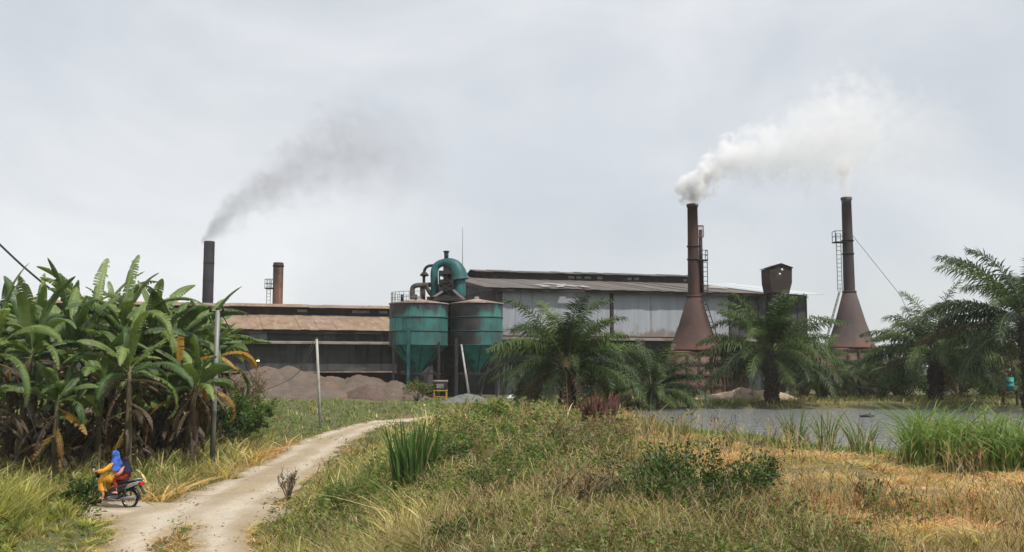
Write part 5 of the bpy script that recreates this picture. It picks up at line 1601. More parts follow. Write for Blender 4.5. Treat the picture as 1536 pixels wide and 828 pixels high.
# ------------------------------------------------------------------ ground cover (stuff)
rng = np.random.default_rng(99)
NS = 980000
Yv = 1.0 / rng.uniform(1 / 86.0, 1 / 7.6, NS)
pxv = rng.uniform(-420, 1960, NS)
Xv = (pxv - 768) / F * Yv * 1.01
rdv = road_d(Xv, Yv)
Zv = tz(Xv, Yv)
shv = shore(Xv)
water = (Xv > 6.2) & (Yv > shv - 0.5) & (Yv < 70.5) & (Zv < 1.3)
heapzone = (Yv > 76) & (pxv > 395) & (pxv < 640)
keep = (rdv > 0.12 - 0.75 * rng.uniform(0, 1, NS) ** 3.5) & ~water & ~(Yv > 84) & ~heapzone
side = (Xv < -9.5) & (np.abs(Yv - 28.6) < 1.5)
keep |= (np.abs(Xv - road_x(Yv)) < 0.42) & (Yv < 58) & (fbm(Xv, Yv, 0.9, 3, 66) > 0.56) & (rng.uniform(0, 1, NS) < 0.5)
keep &= ~((fbm(Xv, Yv, 0.8, 3, 78) > 0.64) & (Xv > 1.5) & (rng.uniform(0, 1, NS) < 0.8))
keep &= ~side
Xv, Yv, Zv, pxv, rdv = Xv[keep], Yv[keep], Zv[keep], pxv[keep], rdv[keep]
n = len(Xv)
u = lambda: rng.uniform(0, 1, n)
nzA = fbm(Xv, Yv, 0.30, 4, 71); nzB = fbm(Xv, Yv, 1.1, 3, 72); nzC = fbm(Xv, Yv, 0.16, 3, 73)
plate = ss(-6.5, -1.5, Xv - 1.7 * ss(27, 22, Yv) - 7 * ss(44, 62, Yv))
# wetness: right field dry, left and centre greener
dryk = np.clip(0.54 + 0.46 * ss(0.5, 5.0, Xv) * ss(8, 13, Yv) - 0.30 * ss(3.0, -3.5, Xv) + (nzA - 0.5) * 1.5 + (nzB - 0.5) * 0.8, 0, 1)
bank = (Yv > yedge(Xv) + 1.5) & (Xv > 4) & (Yv < 45)
farbank = (Yv > 66) & (Xv > 4)
leftbank = (Xv < -9.3) & (Yv < 26.6)
leftverge = (Xv < -10.0) & (Yv > 30)
farleft = (Yv > 48) & (Xv < 4)
dryk = np.where(bank | farbank, 0.05 + 0.25 * nzB, dryk)
dryk = np.where(leftbank, 0.25 + 0.5 * (nzB - .3), dryk)
dryk = np.where(leftverge, 0.22 + 0.6 * (nzA - 0.35), dryk)
dryk = np.where(farleft, 0.15 + 0.5 * (nzA - 0.35), dryk)
nearroad = ss(1.3, 0.0, rdv) * (Xv < 0)
dryk = np.clip(dryk + 0.5 * nearroad, 0, 1)
GRN = np.array((0.125, 0.175, 0.045)); YGR = np.array((0.31, 0.28, 0.095)); GOLD = np.array((0.50, 0.325, 0.145)); RUST = np.array((0.46, 0.225, 0.10)); STRAW = np.array((0.6, 0.48, 0.26))
k = dryk[:, None]
col = np.where(k < 0.45, GRN + (YGR - GRN) * (k / 0.45), YGR + (GOLD - YGR) * ((k - 0.45) / 0.55))
rust = (ss(0.38, 0.54, nzC + 0.14 * ss(1.5, 5, Xv)) * ss(0.6, 0.9, dryk))[:, None]
col = col * (1 - rust * 0.7) + RUST * rust * 0.7
st_ = (u() < 0.12 + 0.14 * dryk)[:, None]
col = np.where(st_, STRAW * rng.uniform(0.6, 1.1, (n, 1)), col)
brn = (u() < 0.06)[:, None]
col = np.where(brn, np.array((0.13, 0.08, 0.04)), col)
col = np.where(leftbank[:, None] & (u() < 0.75)[:, None], np.array((0.30, 0.305, 0.08)) * rng.uniform(0.6, 1.15, (n, 1)), col)
col = np.where((farleft & (u() < 0.7))[:, None], np.array((0.115, 0.17, 0.05)) * rng.uniform(0.7, 1.2, (n, 1)), col)
col = col * 1.1 * (1 + rng.normal(0, 0.16, (n, 1)))
h = np.where(dryk > 0.6, 0.14 + 0.2 * u(), 0.2 + 0.3 * u()) * (0.65 + 0.8 * nzB)
crest = ss(25, 31, Yv) * (Yv < 42) * (Xv > -5) * (Xv < 3) * (rng.uniform(0, 1, n) < 0.45)
h = h * (1 + 0.9 * crest)
rf_ = ss(2.0, 6.0, Xv) * (Yv < 34)
h = h * (1 - 0.4 * rf_)
h = np.where(Xv < -1.5, h * 1.25, h)
h = h * (1 - 0.68 * nearroad)
h = np.where(leftbank, (0.6 + 0.75 * u()) * ss(-10.2, -12.2, Xv) * ss(26.6, 25.0, Yv) + 0.14, h)
h = np.where(leftverge, 0.22 + 0.5 * u() * (0.5 + nzB), h)
h = np.where(leftverge & (Yv > 33) & (Yv < 42) & (u() < 0.4), h * 1.6, h)
h = np.where(bank, 0.1 + 0.2 * u(), h)
h = np.where(farbank, 0.2 + 0.35 * u(), h)
h = np.where(farleft, 0.15 + 0.3 * u() * (0.4 + 1.2 * nzA), h)
wd = np.maximum(0.0045, Yv * np.where(Yv > 45, 0.0006, 0.0008)) * rng.uniform(0.6, 1.5, n)
wd = wd * np.where(u() < 0.12, 2.3, 1.0)
lean = np.where(dryk > 0.55, rng.uniform(0.4, 2.6, n), rng.uniform(0.1, 1.0, n))
flat = (fbm(Xv, Yv, 0.75, 3, 77) > 0.55) & (dryk > 0.5) & (Xv > -2)
lean = np.where(flat, rng.uniform(2.0, 5.0, n), lean); h = np.where(flat, h * 0.45, h)
cell = np.where(Yv < 14, 0.2, np.where(Yv < 24, 0.36, np.where(Yv < 40, 0.6, 1.0)))
ix, iy = np.floor(Xv / cell), np.floor(Yv / cell)
def hsh(a, b, k_):
    vv = np.sin(a * 127.1 + b * 311.7 + k_ * 74.7 + cell * 53.1) * 43758.5453
    return vv - np.floor(vv)
cx_ = (ix + hsh(ix, iy, 1)) * cell; cy_ = (iy + hsh(ix, iy, 2)) * cell
tuft = (hsh(ix, iy, 3) < 0.8) & (u() < 0.8)
pull = np.where(tuft, rng.uniform(0.35, 0.9, n), 0)
ang_ = np.arctan2(Yv - cy_, Xv - cx_)
okp = road_d(Xv + (cx_ - Xv) * pull, Yv + (cy_ - Yv) * pull) > -0.25
pull = np.where(okp, pull, 0) * np.where(farleft | farbank, 0.3, 1.0)
Xv = Xv + (cx_ - Xv) * pull; Yv = Yv + (cy_ - Yv) * pull
Zv = tz(Xv, Yv)
tk = hsh(ix, iy, 4)[:, None]; th2 = hsh(ix, iy, 5); tc2 = hsh(ix, iy, 6)[:, None]
col = col * np.where(tuft[:, None], 0.8 + 0.7 * tk, 1.0)
col = np.where(tuft[:, None] & (tc2 > 0.86), col * 0.35 + np.array((0.075, 0.13, 0.03)) * 0.65, col)
col = np.where(tuft[:, None] & (tc2 < 0.1), col * 0.4 + np.array((0.42, 0.33, 0.17)) * 0.6, col)
h = h * np.where(tuft, 0.6 + 0.9 * th2, 0.75)
P = np.stack([Xv, Yv, Zv - 0.03], 1)
wind = rng.normal(0.2, 1.7, n)
wind = np.where(tuft & (u() < 0.75), ang_ + rng.normal(0, 0.6, n), wind)
v, q, t_, c_ = blades(P, h, wd, wind, lean, col, 0.3, tipcol=col * 0.8 + np.array((0.34, 0.28, 0.13)) * 0.2)
props(link('field_grass', np_mesh('field_grass', v, q, t_, c_), M['grass']), 'mixed dry and green grass covering the field, bank and road verges', 'grass', kind='stuff')

# broad-leaved weeds among the grass
NW = 42000
Yv = 1.0 / rng.uniform(1 / 60.0, 1 / 7.6, NW)
pxv = rng.uniform(-120, 1650, NW)
Xv = (pxv - 768) / F * Yv
wz = fbm(Xv, Yv, 0.45, 4, 81)
pref = ss(0.47, 0.61, wz + 0.13 * ss(3.5, 0.0, Xv) * ss(-6, -3, Xv) - 0.22 * ss(2.0, 4, Xv) - 0.07 * (Yv > 35) - 0.1 * ss(-2.5, -4.5, Xv))
ok = (rng.uniform(0, 1, NW) < pref) & (road_d(Xv, Yv) > 0.4) & ~((Xv > 5) & (Yv > shore(Xv) - 1)) & ~((Xv < -9) & (np.abs(Yv - 28.6) < 2))
Xv, Yv, wz = Xv[ok], Yv[ok], wz[ok]
n0 = len(Xv)
per = 15
Xr, Yr = np.repeat(Xv, per), np.repeat(Yv, per)
n = len(Xr)
lsc = rng.uniform(0, 1, n0); sc_ = np.repeat(0.6 + 1.0 * lsc ** 2, per)
spread = np.maximum(0.11, Yr * 0.006) * sc_
hh = (0.26 + 0.4 * np.repeat(rng.uniform(0, 1, n0), per)) * np.clip(Yr / 16, 0.8, 1.4)
off = rng.normal(0, 1, (n, 3)) * spread[:, None]
P = np.stack([Xr, Yr, np.repeat(tz(Xv, Yv), per)], 1) + off * np.array((1, 1, 0))
P[:, 2] += hh * rng.uniform(0.15, 1.0, n)
d_ = rng.normal(0, 1, (n, 3)); d_[:, 2] = np.abs(d_[:, 2]) * 0.5
ln = np.maximum(0.04, Yr * 0.0038) * rng.uniform(0.6, 1.4, n) * sc_
f = np.repeat(rng.uniform(0, 1, n0), per)[:, None]
col = np.array((0.055, 0.105, 0.025)) * (1 - f) + np.array((0.19, 0.25, 0.055)) * f
brn = np.repeat(rng.uniform(0, 1, n0), per)[:, None]
col = np.where(brn < 0.16, np.array((0.19, 0.125, 0.065)), np.where(brn > 0.8, np.array((0.16, 0.15, 0.055)), col)) * (1 + rng.normal(0, 0.2, (n, 1)))
A = leaves(P, d_, ln, ln * 0.5, col)
# their stems
Ps = np.stack([Xv, Yv, tz(Xv, Yv) - 0.02], 1)
ns = 4
Ps = np.repeat(Ps, ns, 0) + rng.normal(0, 1, (n0 * ns, 3)) * np.array((0.09, 0.09, 0))
B = blades(Ps, rng.uniform(0.2, 0.5, n0 * ns), np.maximum(0.004, Ps[:, 1] * 0.0005), rng.uniform(0, 6.28, n0 * ns), rng.uniform(0.1, 0.6, n0 * ns), np.tile(np.array((0.12, 0.1, 0.045)), (n0 * ns, 1)), 0.05)
v, q, t_, c_ = merge([A, B])
props(link('field_weeds', np_mesh('field_weeds', v, q, t_, c_), M['weed']), 'low broad leaved weeds scattered through the grass of the field', 'weeds', kind='stuff')

# dry standing stalks
NT = 22000
Yv = 1.0 / rng.uniform(1 / 45.0, 1 / 8.0, NT); pxv = rng.uniform(350, 1600, NT); Xv = (pxv - 768) / F * Yv
tzn = fbm(Xv, Yv, 0.5, 3, 91) + 0.12 * np.exp(-((Xv - 1.6) / 1.6) ** 2) - 0.05 * ss(3, 8, Xv)
ok = (rng.uniform(0, 1, NT) < ss(0.48, 0.66, tzn)) & (road_d(Xv, Yv) > 0.5) & ~((Xv > 5) & (Yv > shore(Xv) - 1))
Xv, Yv = Xv[ok], Yv[ok]; n = len(Xv)
P = np.stack([Xv, Yv, tz(Xv, Yv) - 0.03], 1)
hs = rng.uniform(0.25, 0.75, n) * np.clip(0.6 + Yv / 40, 0.6, 1.2)
yw = rng.uniform(0, 6.28, n); le = rng.uniform(0.05, 0.55, n)
cs = jit((0.42, 0.33, 0.19), n, 0.2)
dk_ = rng.uniform(0, 1, n) < 0.35
cs[dk_] = np.array((0.12, 0.08, 0.045))
A = blades(P, hs, np.maximum(0.004, Yv * 0.0006), yw, le, cs, 0.05)
# short side twigs / seed heads
m3 = 5
tt = rng.uniform(0.45, 1.0, (n, m3))
dd = np.stack([np.cos(yw), np.sin(yw), np.zeros(n)], 1)
Pp = (P[:, None, :] + dd[:, None, :] * (le * hs)[:, None, None] * (tt ** 1.6)[..., None] + np.array((0, 0, 1.0)) * (hs[:, None] * (tt - 0.05 * tt * tt))[..., None]).reshape(-1, 3)
B = blades(Pp, np.repeat(hs, m3) * rng.uniform(0.12, 0.3, n * m3), np.repeat(np.maximum(0.004, Yv * 0.0006), m3), rng.uniform(0, 6.28, n * m3), rng.uniform(0.4, 1.2, n * m3), np.repeat(cs, m3, 0), 0.1)
v, q, t_, c_ = merge([A, B])
props(link('dry_stalks', np_mesh('dry_stalks', v, q, t_, c_), M['grass']), 'brown and straw coloured dead stalks standing in the field', 'dry stalks', kind='stuff')

# reed bed at the right and along the near shore
def reed_field(name, label, n, pts, hmin, hmax, c1, c2, wdk):
    Xv, Yv = pts
    n = len(Xv)
    P = np.stack([Xv, Yv, tz(Xv, Yv) - 0.05], 1)
    f = rng.uniform(0, 1, (n, 1))
    col = np.asarray(c1) * (1 - f) + np.asarray(c2) * f
    dryb = (rng.uniform(0, 1, n) < 0.07)[:, None]
    col = np.where(dryb, np.array((0.32, 0.27, 0.15)), col)
    v, q, t_, c_ = blades(P, rng.uniform(hmin, hmax, n), wdk * rng.uniform(0.6, 1.4, n), rng.uniform(0, 6.28, n), rng.uniform(0.1, 0.85, n), col, rng.uniform(0.2, 0.75, n), prof=LONG, pw=2.2)
    props(link(name, np_mesh(name, v, q, t_, c_), M['grass']), label, 'reeds', kind='stuff')


n = 8500
pxv = rng.uniform(1325, 1760, n)
Yv = 20.0 + rng.uniform(0, 1, n) ** 1.3 * 7.0
Xv = (pxv - 768) / F * Yv
okr = (fbm(Xv, Yv, 0.9, 3, 44) > 0.46) & (pxv > 1325 + (fbm(Xv, Yv, .7, 2, 4) * 60))
reed_field('reed_bed', 'thick bright green reed bed on the near pond bank at the right', n, (Xv[okr], Yv[okr]), 0.65, 2.1, (0.08, 0.155, 0.03), (0.24, 0.32, 0.11), 0.036)
n = 7000
pxv = rng.uniform(930, 1340, n)
Xs = np.interp(pxv, [930, 1000, 1100, 1200, 1290, 1340], [4.3, 5.6, 6.9, 8.2, 9.4, 9.6])
Ys = np.interp(pxv, [930, 1000, 1100, 1200, 1290, 1340], [38, 35, 30.8, 28.5, 26.5, 25.5]) + rng.normal(0, 1.2, n)
Xv = (pxv - 768) / F * Ys
okr = fbm(Xv, Ys, 0.8, 3, 45) > 0.45
reed_field('shore_reeds', 'low fringe of bright green grass along the near pond shore', n, (Xv[okr], Ys[okr]), 0.2, 0.6, (0.08, 0.16, 0.03), (0.17, 0.25, 0.06), 0.03)

# pebbles and clods on the road
npb = 900
Yv = 1 / rng.uniform(1 / 58., 1 / 20., npb); Xv = road_x(Yv) + rng.uniform(-2.3, 2.3, npb)
k_ = rng.uniform(0, 1, npb) < 0.3
Xv = np.where(k_, rng.uniform(-15, -7, npb), Xv); Yv = np.where(k_, rng.uniform(26.5, 31, npb), Yv)
dd_ = road_d(Xv, Yv)
ok = (dd_ < 0.3) & (rng.uniform(0, 1, npb) < 0.25 + 0.75 * ss(-1.2, -0.1, dd_))
Xv, Yv = Xv[ok], Yv[ok]; n = len(Xv)
oc = np.array([(1, 0, 0), (0, 1, 0), (-1, 0, 0), (0, -1, 0), (0, 0, 1), (0, 0, -1.0)])
sz_ = rng.uniform(0.01, 0.035, n) * rng.uniform(0.6, 1.3, n)
V = np.stack([Xv, Yv, tz(Xv, Yv) + 0.075], 1)[:, None, :] + oc[None] * (sz_[:, None, None] * rng.uniform(0.6, 1.4, (n, 6, 1)) * np.array((1.2, 1.0, 0.7)))
T = (np.arange(n) * 6)[:, None, None] + np.array([(0, 1, 4), (1, 2, 4), (2, 3, 4), (3, 0, 4), (1, 0, 5), (2, 1, 5), (3, 2, 5), (0, 3, 5)])[None]
props(link('road_pebbles', np_mesh('road_pebbles', V.reshape(-1, 3), None, T.reshape(-1, 3), np.repeat(jit((0.36, 0.3, 0.23), n, 0.25), 6, 0)), M['weed']), 'small stones and clods strewn on the dirt road', 'pebbles', kind='stuff')

# ------------------------------------------------------------------ motorbike and riders
def skin_body(name, joints, edges, m, parent, sub=2, root=0):
    me = bpy.data.meshes.new(name)
    me.from_pydata([j[:3] for j in joints], edges, [])
    ob = bpy.data.objects.new(name + '_tmp', me)
    COL.objects.link(ob)
    sm_ = ob.modifiers.new('s', 'SKIN')
    sm_.use_smooth_shade = True
    sb = ob.modifiers.new('u', 'SUBSURF'); sb.levels = sub; sb.render_levels = sub
    for i, j in enumerate(joints):
        sv = me.skin_vertices[0].data[i]
        rr_ = j[3] if isinstance(j[3], tuple) else (j[3], j[3])
        sv.radius = rr_
        sv.use_root = (i == root)
    dg = bpy.context.evaluated_depsgraph_get()
    dg.update()
    ev = ob.evaluated_get(dg)
    nm = bpy.data.meshes.new_from_object(ev)
    nm.name = name
    bpy.data.objects.remove(ob)
    nm.materials.clear()
    nm.polygons.foreach_set('use_smooth', [True] * len(nm.polygons))
    return link(name, nm, m, parent)


bp_ = at(168, 757, 29.0)
bx0, by0 = bp_.x, 29.0
bz0 = tzf(bx0, by0) + 0.06
BR = PI - 0.28          # heading left, a little away
bike = thing('motorbike', 'black underbone motorbike ridden off to the left at the road junction', 'motorbike', (bx0, by0, bz0), BR)


def wheel(x):
    w_ = bpy.data.objects.new('wheel', None); COL.objects.link(w_); w_.parent = bike; w_.location = (x, 0, 0.285)
    mb = MB(); nseg, ms = 28, 8
    vs_, fs_ = [], []
    for i in range(nseg):
        a = 2 * PI * i / nseg
        for j in range(ms):
            b_ = 2 * PI * j / ms
            rad = 0.25 + 0.035 * math.cos(b_)
            vs_.append((rad * math.cos(a), 0.04 * math.sin(b_), rad * math.sin(a)))
    for i in range(nseg):
        for j in range(ms): fs_.append((i * ms + j, i * ms + (j + 1) % ms, ((i + 1) % nseg) * ms + (j + 1) % ms, ((i + 1) % nseg) * ms + j))
    mb.add(vs_, fs_, True).build('tyre', M['rubber'], w_)
    mb = MB().lathe([(0.205, -0.025), (0.222, -0.03), (0.222, 0.03), (0.205, 0.025), (0.205, -0.025)], n=28, axis='Y').lathe([(0.001, -0.05), (0.045, -0.05), (0.045, 0.05), (0.001, 0.05)], n=12, axis='Y')
    for k in range(14):
        a = 2 * PI * k / 14
        mb.bar((0.04 * math.cos(a), 0.02 * (-1) ** k, 0.04 * math.sin(a)), (0.21 * math.cos(a + .25), 0, 0.21 * math.sin(a + .25)), 0.008)
    mb.build('rim', M['silver'], w_)


wheel(0.62); wheel(-0.60)
def loft(secs, n=12):
    """closed body from (x, half width, z low, z high) sections"""
    mb = MB(); vs_, fs_ = [], []
    for (x, hw_, z0_, z1_) in secs:
        for k in range(n):
            a = 2 * PI * k / n
            cx, sx = math.cos(a), math.sin(a)
            vs_.append((x, hw_ * math.copysign(abs(cx) ** 0.7, cx), (z0_ + z1_) / 2 + (z1_ - z0_) / 2 * math.copysign(abs(sx) ** 0.7, sx)))
    m_ = len(secs)
    for i in range(m_ - 1):
        for k in range(n):
            a, b_ = i * n + k, i * n + (k + 1) % n
            fs_.append((a, b_, b_ + n, a + n))
    fs_.append(tuple(range(n))[::-1]); fs_.append(tuple((m_ - 1) * n + k for k in range(n)))
    return mb.add(vs_, fs_, True)


loft([(-0.98, 0.05, 0.74, 0.80), (-0.8, 0.1, 0.64, 0.80), (-0.5, 0.15, 0.5, 0.76), (-0.2, 0.15, 0.38, 0.7), (0.02, 0.12, 0.28, 0.56), (0.2, 0.11, 0.25, 0.42), (0.36, 0.12, 0.28, 0.5), (0.42, 0.16, 0.34, 0.74), (0.5, 0.16, 0.45, 0.9), (0.56, 0.1, 0.6, 0.92)]).build('body', M['black_plastic'], bike)
loft([(-0.9, 0.08, 0.77, 0.83), (-0.7, 0.13, 0.75, 0.83), (-0.4, 0.14, 0.72, 0.8), (-0.15, 0.13, 0.68, 0.77), (0.0, 0.09, 0.62, 0.72)]).build('seat', M['vinyl'], bike)
loft([(0.44, 0.17, 0.4, 0.86), (0.52, 0.19, 0.42, 0.9), (0.58, 0.12, 0.5, 0.9)]).build('front_shield', M['black_plastic'], bike)
MB().tube([(0.5, 0, 0.85), (0.44, 0, 1.0)], 0.035, 8).tube([(0.34, -0.33, 1.02), (0.42, -0.15, 1.01), (0.44, 0, 1.0), (0.42, 0.15, 1.01), (0.34, 0.33, 1.02)], 0.018, 8).tube([(0.3, -0.36, 1.025), (0.38, -0.24, 1.02)], 0.024, 8).tube([(0.3, 0.36, 1.025), (0.38, 0.24, 1.02)], 0.024, 8).build('handlebar', M['black_plastic'], bike)
loft([(0.36, 0.08, 0.96, 1.06), (0.46, 0.13, 0.92, 1.08), (0.56, 0.1, 0.92, 1.06), (0.6, 0.05, 0.95, 1.02)]).build('headlight_cowl', M['black_plastic'], bike)
MB().lathe([(0.001, 0.0), (0.075, 0.0), (0.06, 0.02), (0.001, 0.03)], (0, 0, 0), 12).build('headlight', M['clear_lens'], bike, (0.585, 0, 0.985)).rotation_euler = (0, PI / 2, 0)
for sy in (-1, 1):
    mo = bpy.data.objects.new('mirror', None); COL.objects.link(mo); mo.parent = bike; mo.location = (0.4, sy * 0.22, 1.02)
    MB().tube([(0, 0, 0), (0.02, sy * 0.06, 0.14)], 0.008, 6).build('mirror_arm', M['black_plastic'], mo)
    MB().bevbox((0.0, -0.055 + sy * 0.08, 0.12), (0.03, 0.055 + sy * 0.08, 0.2), 0.012).build('mirror_head', M['black_plastic'], mo)
def fender(xc, r0, a0, a1, hw_, name):
    mb = MB(); vs_, fs_ = [], []
    k_ = 12
    for i in range(k_ + 1):
        a = a0 + (a1 - a0) * i / k_
        for (yy, rr_) in ((-hw_, r0 - 0.03), (-hw_ * 0.6, r0), (hw_ * 0.6, r0), (hw_, r0 - 0.03), (hw_ * 0.6, r0 - 0.012), (-hw_ * 0.6, r0 - 0.012)):
            vs_.append((xc + rr_ * math.cos(a), yy, 0.285 + rr_ * math.sin(a)))
    for i in range(k_):
        for j in range(6): fs_.append((i * 6 + j, i * 6 + (j + 1) % 6, (i + 1) * 6 + (j + 1) % 6, (i + 1) * 6 + j))
    mb.add(vs_, fs_, True).build(name, M['black_plastic'], bike)
fender(0.62, 0.32, R(10), R(150), 0.06, 'front_fender')
fender(-0.60, 0.34, R(65), R(185), 0.07, 'rear_fender')
MB().bar((-0.9, 0, 0.7), (-1.1, 0, 0.42), 0.11, 0.02).build('mud_flap', M['black_plastic'], bike)
MB().bevbox((-1.02, -0.09, 0.66), (-0.94, 0.09, 0.78), 0.02).build('tail_light', M['red_lens'], bike)
MB().tube([(-0.62, 0.13, 0.8), (-0.9, 0.12, 0.86), (-1.0, 0, 0.87), (-0.9, -0.12, 0.86), (-0.62, -0.13, 0.8)], 0.015, 8).build('grab_rail', M['silver'], bike)
for sy in (-1, 1): loft([(-0.96, 0.012, 0.7, 0.78), (-0.7, 0.014, 0.6, 0.72), (-0.45, 0.012, 0.5, 0.6)]).build('side_trim', M['silver'], bike, (0, sy * 0.125, 0.02))
MB().tube([(0.05, 0.13, 0.26), (-0.3, 0.15, 0.24), (-0.42, 0.16, 0.28)], 0.022, 8).tube([(-0.42, 0.16, 0.28), (-0.9, 0.17, 0.36)], [0.045, 0.055], 10).build('exhaust', M['grey_steel'], bike)
loft([(-0.25, 0.1, 0.2, 0.42), (-0.05, 0.13, 0.18, 0.4), (0.18, 0.11, 0.2, 0.36)]).build('engine', M['grey_steel'], bike)
MB().bar((-0.2, -0.1, 0.28), (-0.62, -0.1, 0.285), 0.05).bar((-0.2, 0.1, 0.28), (-0.62, 0.1, 0.285), 0.05).build_each('swing_arm', M['dark_steel'], bike)
MB().tube([(-0.55, 0.12, 0.3), (-0.5, 0.12, 0.62)], 0.025, 8).tube([(-0.55, -0.12, 0.3), (-0.5, -0.12, 0.62)], 0.025, 8).build_each('shock_absorber', M['dark_steel'], bike)
MB().tube([(0.62, -0.07, 0.285), (0.52, -0.07, 0.8)], 0.024, 8).tube([(0.62, 0.07, 0.285), (0.52, 0.07, 0.8)], 0.024, 8).build_each('fork_tube', M['dark_steel'], bike)
MB().bar((0.12, -0.24, 0.27), (0.12, 0.24, 0.27), 0.03).bar((-0.35, -0.24, 0.34), (-0.35, 0.24, 0.34), 0.03).build_each('foot_peg', M['dark_steel'], bike)


def person(label, px_, scale, hand, headcloth, dressm, sleevem, dz=0.0, hands_on_bar=True):
    ps_ = thing('person', label, 'person', (bx0, by0, bz0), BR, 'people on the motorbike')
    s = scale
    px0 = px_
    zs = 0.8 + dz
    def Jt(x, y, z, r_): return (px0 + x * s, y * s, zs + (z - 0.8) * s, tuple(q * s for q in r_) if isinstance(r_, tuple) else r_ * s)
    J = [Jt(0, 0, 0.84, (0.15, 0.12)), Jt(0.02, 0, 0.98, (0.13, 0.11)), Jt(0.05, 0, 1.14, (0.14, 0.11)), Jt(0.06, 0, 1.28, (0.12, 0.085)), Jt(0.085, 0, 1.36, 0.055), Jt(0.11, 0, 1.44, 0.075), Jt(0.125, 0, 1.53, 0.09), Jt(0.11, 0, 1.6, 0.06), Jt(0.235, 0, 1.49, 0.013), Jt(0.21, 0, 1.505, 0.02)]
    E = [(0, 1), (1, 2), (2, 3), (3, 4), (4, 5), (5, 6), (6, 7), (6, 9), (9, 8)]
    for sy in (-1, 1):
        b_ = len(J)
        J += [Jt(0.05, sy * 0.1, 0.84, 0.085), Jt(0.42, sy * 0.17, 0.83, 0.07), Jt(0.4, sy * 0.17, 0.58, 0.055), Jt(0.33, sy * 0.17, 0.36, 0.038), Jt(0.36, sy * 0.175, 0.30, 0.04), Jt(0.5, sy * 0.18, 0.285, 0.03)]
        E += [(0, b_), (b_, b_ + 1), (b_ + 1, b_ + 2), (b_ + 2, b_ + 3), (b_ + 3, b_ + 4), (b_ + 4, b_ + 5)]
        b2 = len(J)
        hx, hy, hz_ = hand
        sh = Vector((0.06, sy * 0.17, 1.27)); hd = Vector((hx, sy * hy, hz_))
        el_ = (sh + hd) / 2 + Vector((-0.04, sy * 0.07, -0.1))
        J += [Jt(*sh, 0.055), Jt(*el_, 0.042), Jt(*(hd * 0.88 + el_ * 0.12), 0.026), Jt(*hd, 0.03)]
        E += [(3, b2), (b2, b2 + 1), (b2 + 1, b2 + 2), (b2 + 2, b2 + 3)]
        fd = (hd - el_).normalized()
        for q in range(4):
            fb = len(J)
            off_ = (q - 1.5) * 0.02
            p_ = hd + fd * 0.045 + Vector((0, off_, 0.006)); p2_ = p_ + fd * (0.03 + 0.004 * (q in (1, 2))) + Vector((0, 0, -0.012)); p3_ = p2_ + Vector((-0.004, 0, -0.026))
            J += [Jt(*p_, 0.0095), Jt(*p2_, 0.009), Jt(*p3_, 0.008)]
            E += [(b2 + 3, fb), (fb, fb + 1), (fb + 1, fb + 2)]
        fb = len(J)
        p_ = hd + Vector((0.005, -sy * 0.035, -0.012)); p2_ = p_ + Vector((0.028, -sy * 0.01, -0.022))
        J += [Jt(*p_, 0.011), Jt(*p2_, 0.009)]
        E += [(b2 + 3, fb), (fb, fb + 1)]
    skin_body('body', J, E, M['skin'], ps_, 2)
    # eyes
    for sy in (-1, 1):
        bm = bmesh.new(); bmesh.ops.create_uvsphere(bm, u_segments=8, v_segments=6, radius=0.012 * s)
        MB().frombm(bm, None, True).build('eye', M['stack_black'], ps_, Jt(0.205, sy * 0.035, 1.525, 0)[:3])
    # dress: tunic and loose trousers
    K = [Jt(0, 0, 0.83, (0.185, 0.16)), Jt(0.02, 0, 0.98, (0.165, 0.145)), Jt(0.05, 0, 1.14, (0.17, 0.14)), Jt(0.06, 0, 1.28, (0.145, 0.11)), Jt(0.08, 0, 1.34, 0.075)]
    G = [(0, 1), (1, 2), (2, 3), (3, 4)]
    for sy in (-1, 1):
        b_ = len(K)
        K += [Jt(0.08, sy * 0.1, 0.85, 0.12), Jt(0.44, sy * 0.165, 0.84, 0.105), Jt(0.43, sy * 0.17, 0.62, 0.09), Jt(0.37, sy * 0.17, 0.44, 0.085)]
        G += [(0, b_), (b_, b_ + 1), (b_ + 1, b_ + 2), (b_ + 2, b_ + 3)]
    skin_body('dress', K, G, dressm, ps_, 2)
    for sy in (-1, 1):
        sh = Vector((0.06, sy * 0.15, 1.27)); hd = Vector((hand[0], sy * hand[1], hand[2]))
        el_ = (sh + hd) / 2 + Vector((-0.04, sy * 0.07, -0.1)); wr = hd * 0.8 + el_ * 0.2
        skin_body('sleeve', [Jt(*sh, 0.08), Jt(*el_, 0.072), Jt(*((el_ + wr) / 2), 0.066), Jt(*wr, 0.06)], [(0, 1), (1, 2), (2, 3)], sleevem, ps_, 1)
    # headscarf with cape over the shoulders
    bm = bmesh.new(); bmesh.ops.create_uvsphere(bm, u_segments=24, v_segments=16, radius=1.0)
    for v in bm.verts:
        x_, y_, z_ = v.co
        v.co = Vector((0.105 + x_ * 0.118, y_ * 0.112, 1.525 + z_ * 0.125))
    fs_del = [f for f in bm.faces if f.calc_center_median().x > 0.135 and abs(f.calc_center_median().y) < 0.098 and 1.43 < f.calc_center_median().z < 1.59]
    bmesh.ops.delete(bm, geom=fs_del, context='FACES')
    for v in bm.verts: v.co = Vector(Jt(v.co.x, v.co.y, v.co.z, 0)[:3])
    mb = MB().frombm(bm, None, True)
    prof = [(0.112, 0.108, 1.50, 0.09), (0.11, 0.112, 1.45, 0.08), (0.115, 0.135, 1.39, 0.07), (0.135, 0.175, 1.32, 0.06), (0.17, 0.21, 1.22, 0.045), (0.2, 0.225, 1.11, 0.02)]
    vs_, fs_ = [], []
    n_ = 24
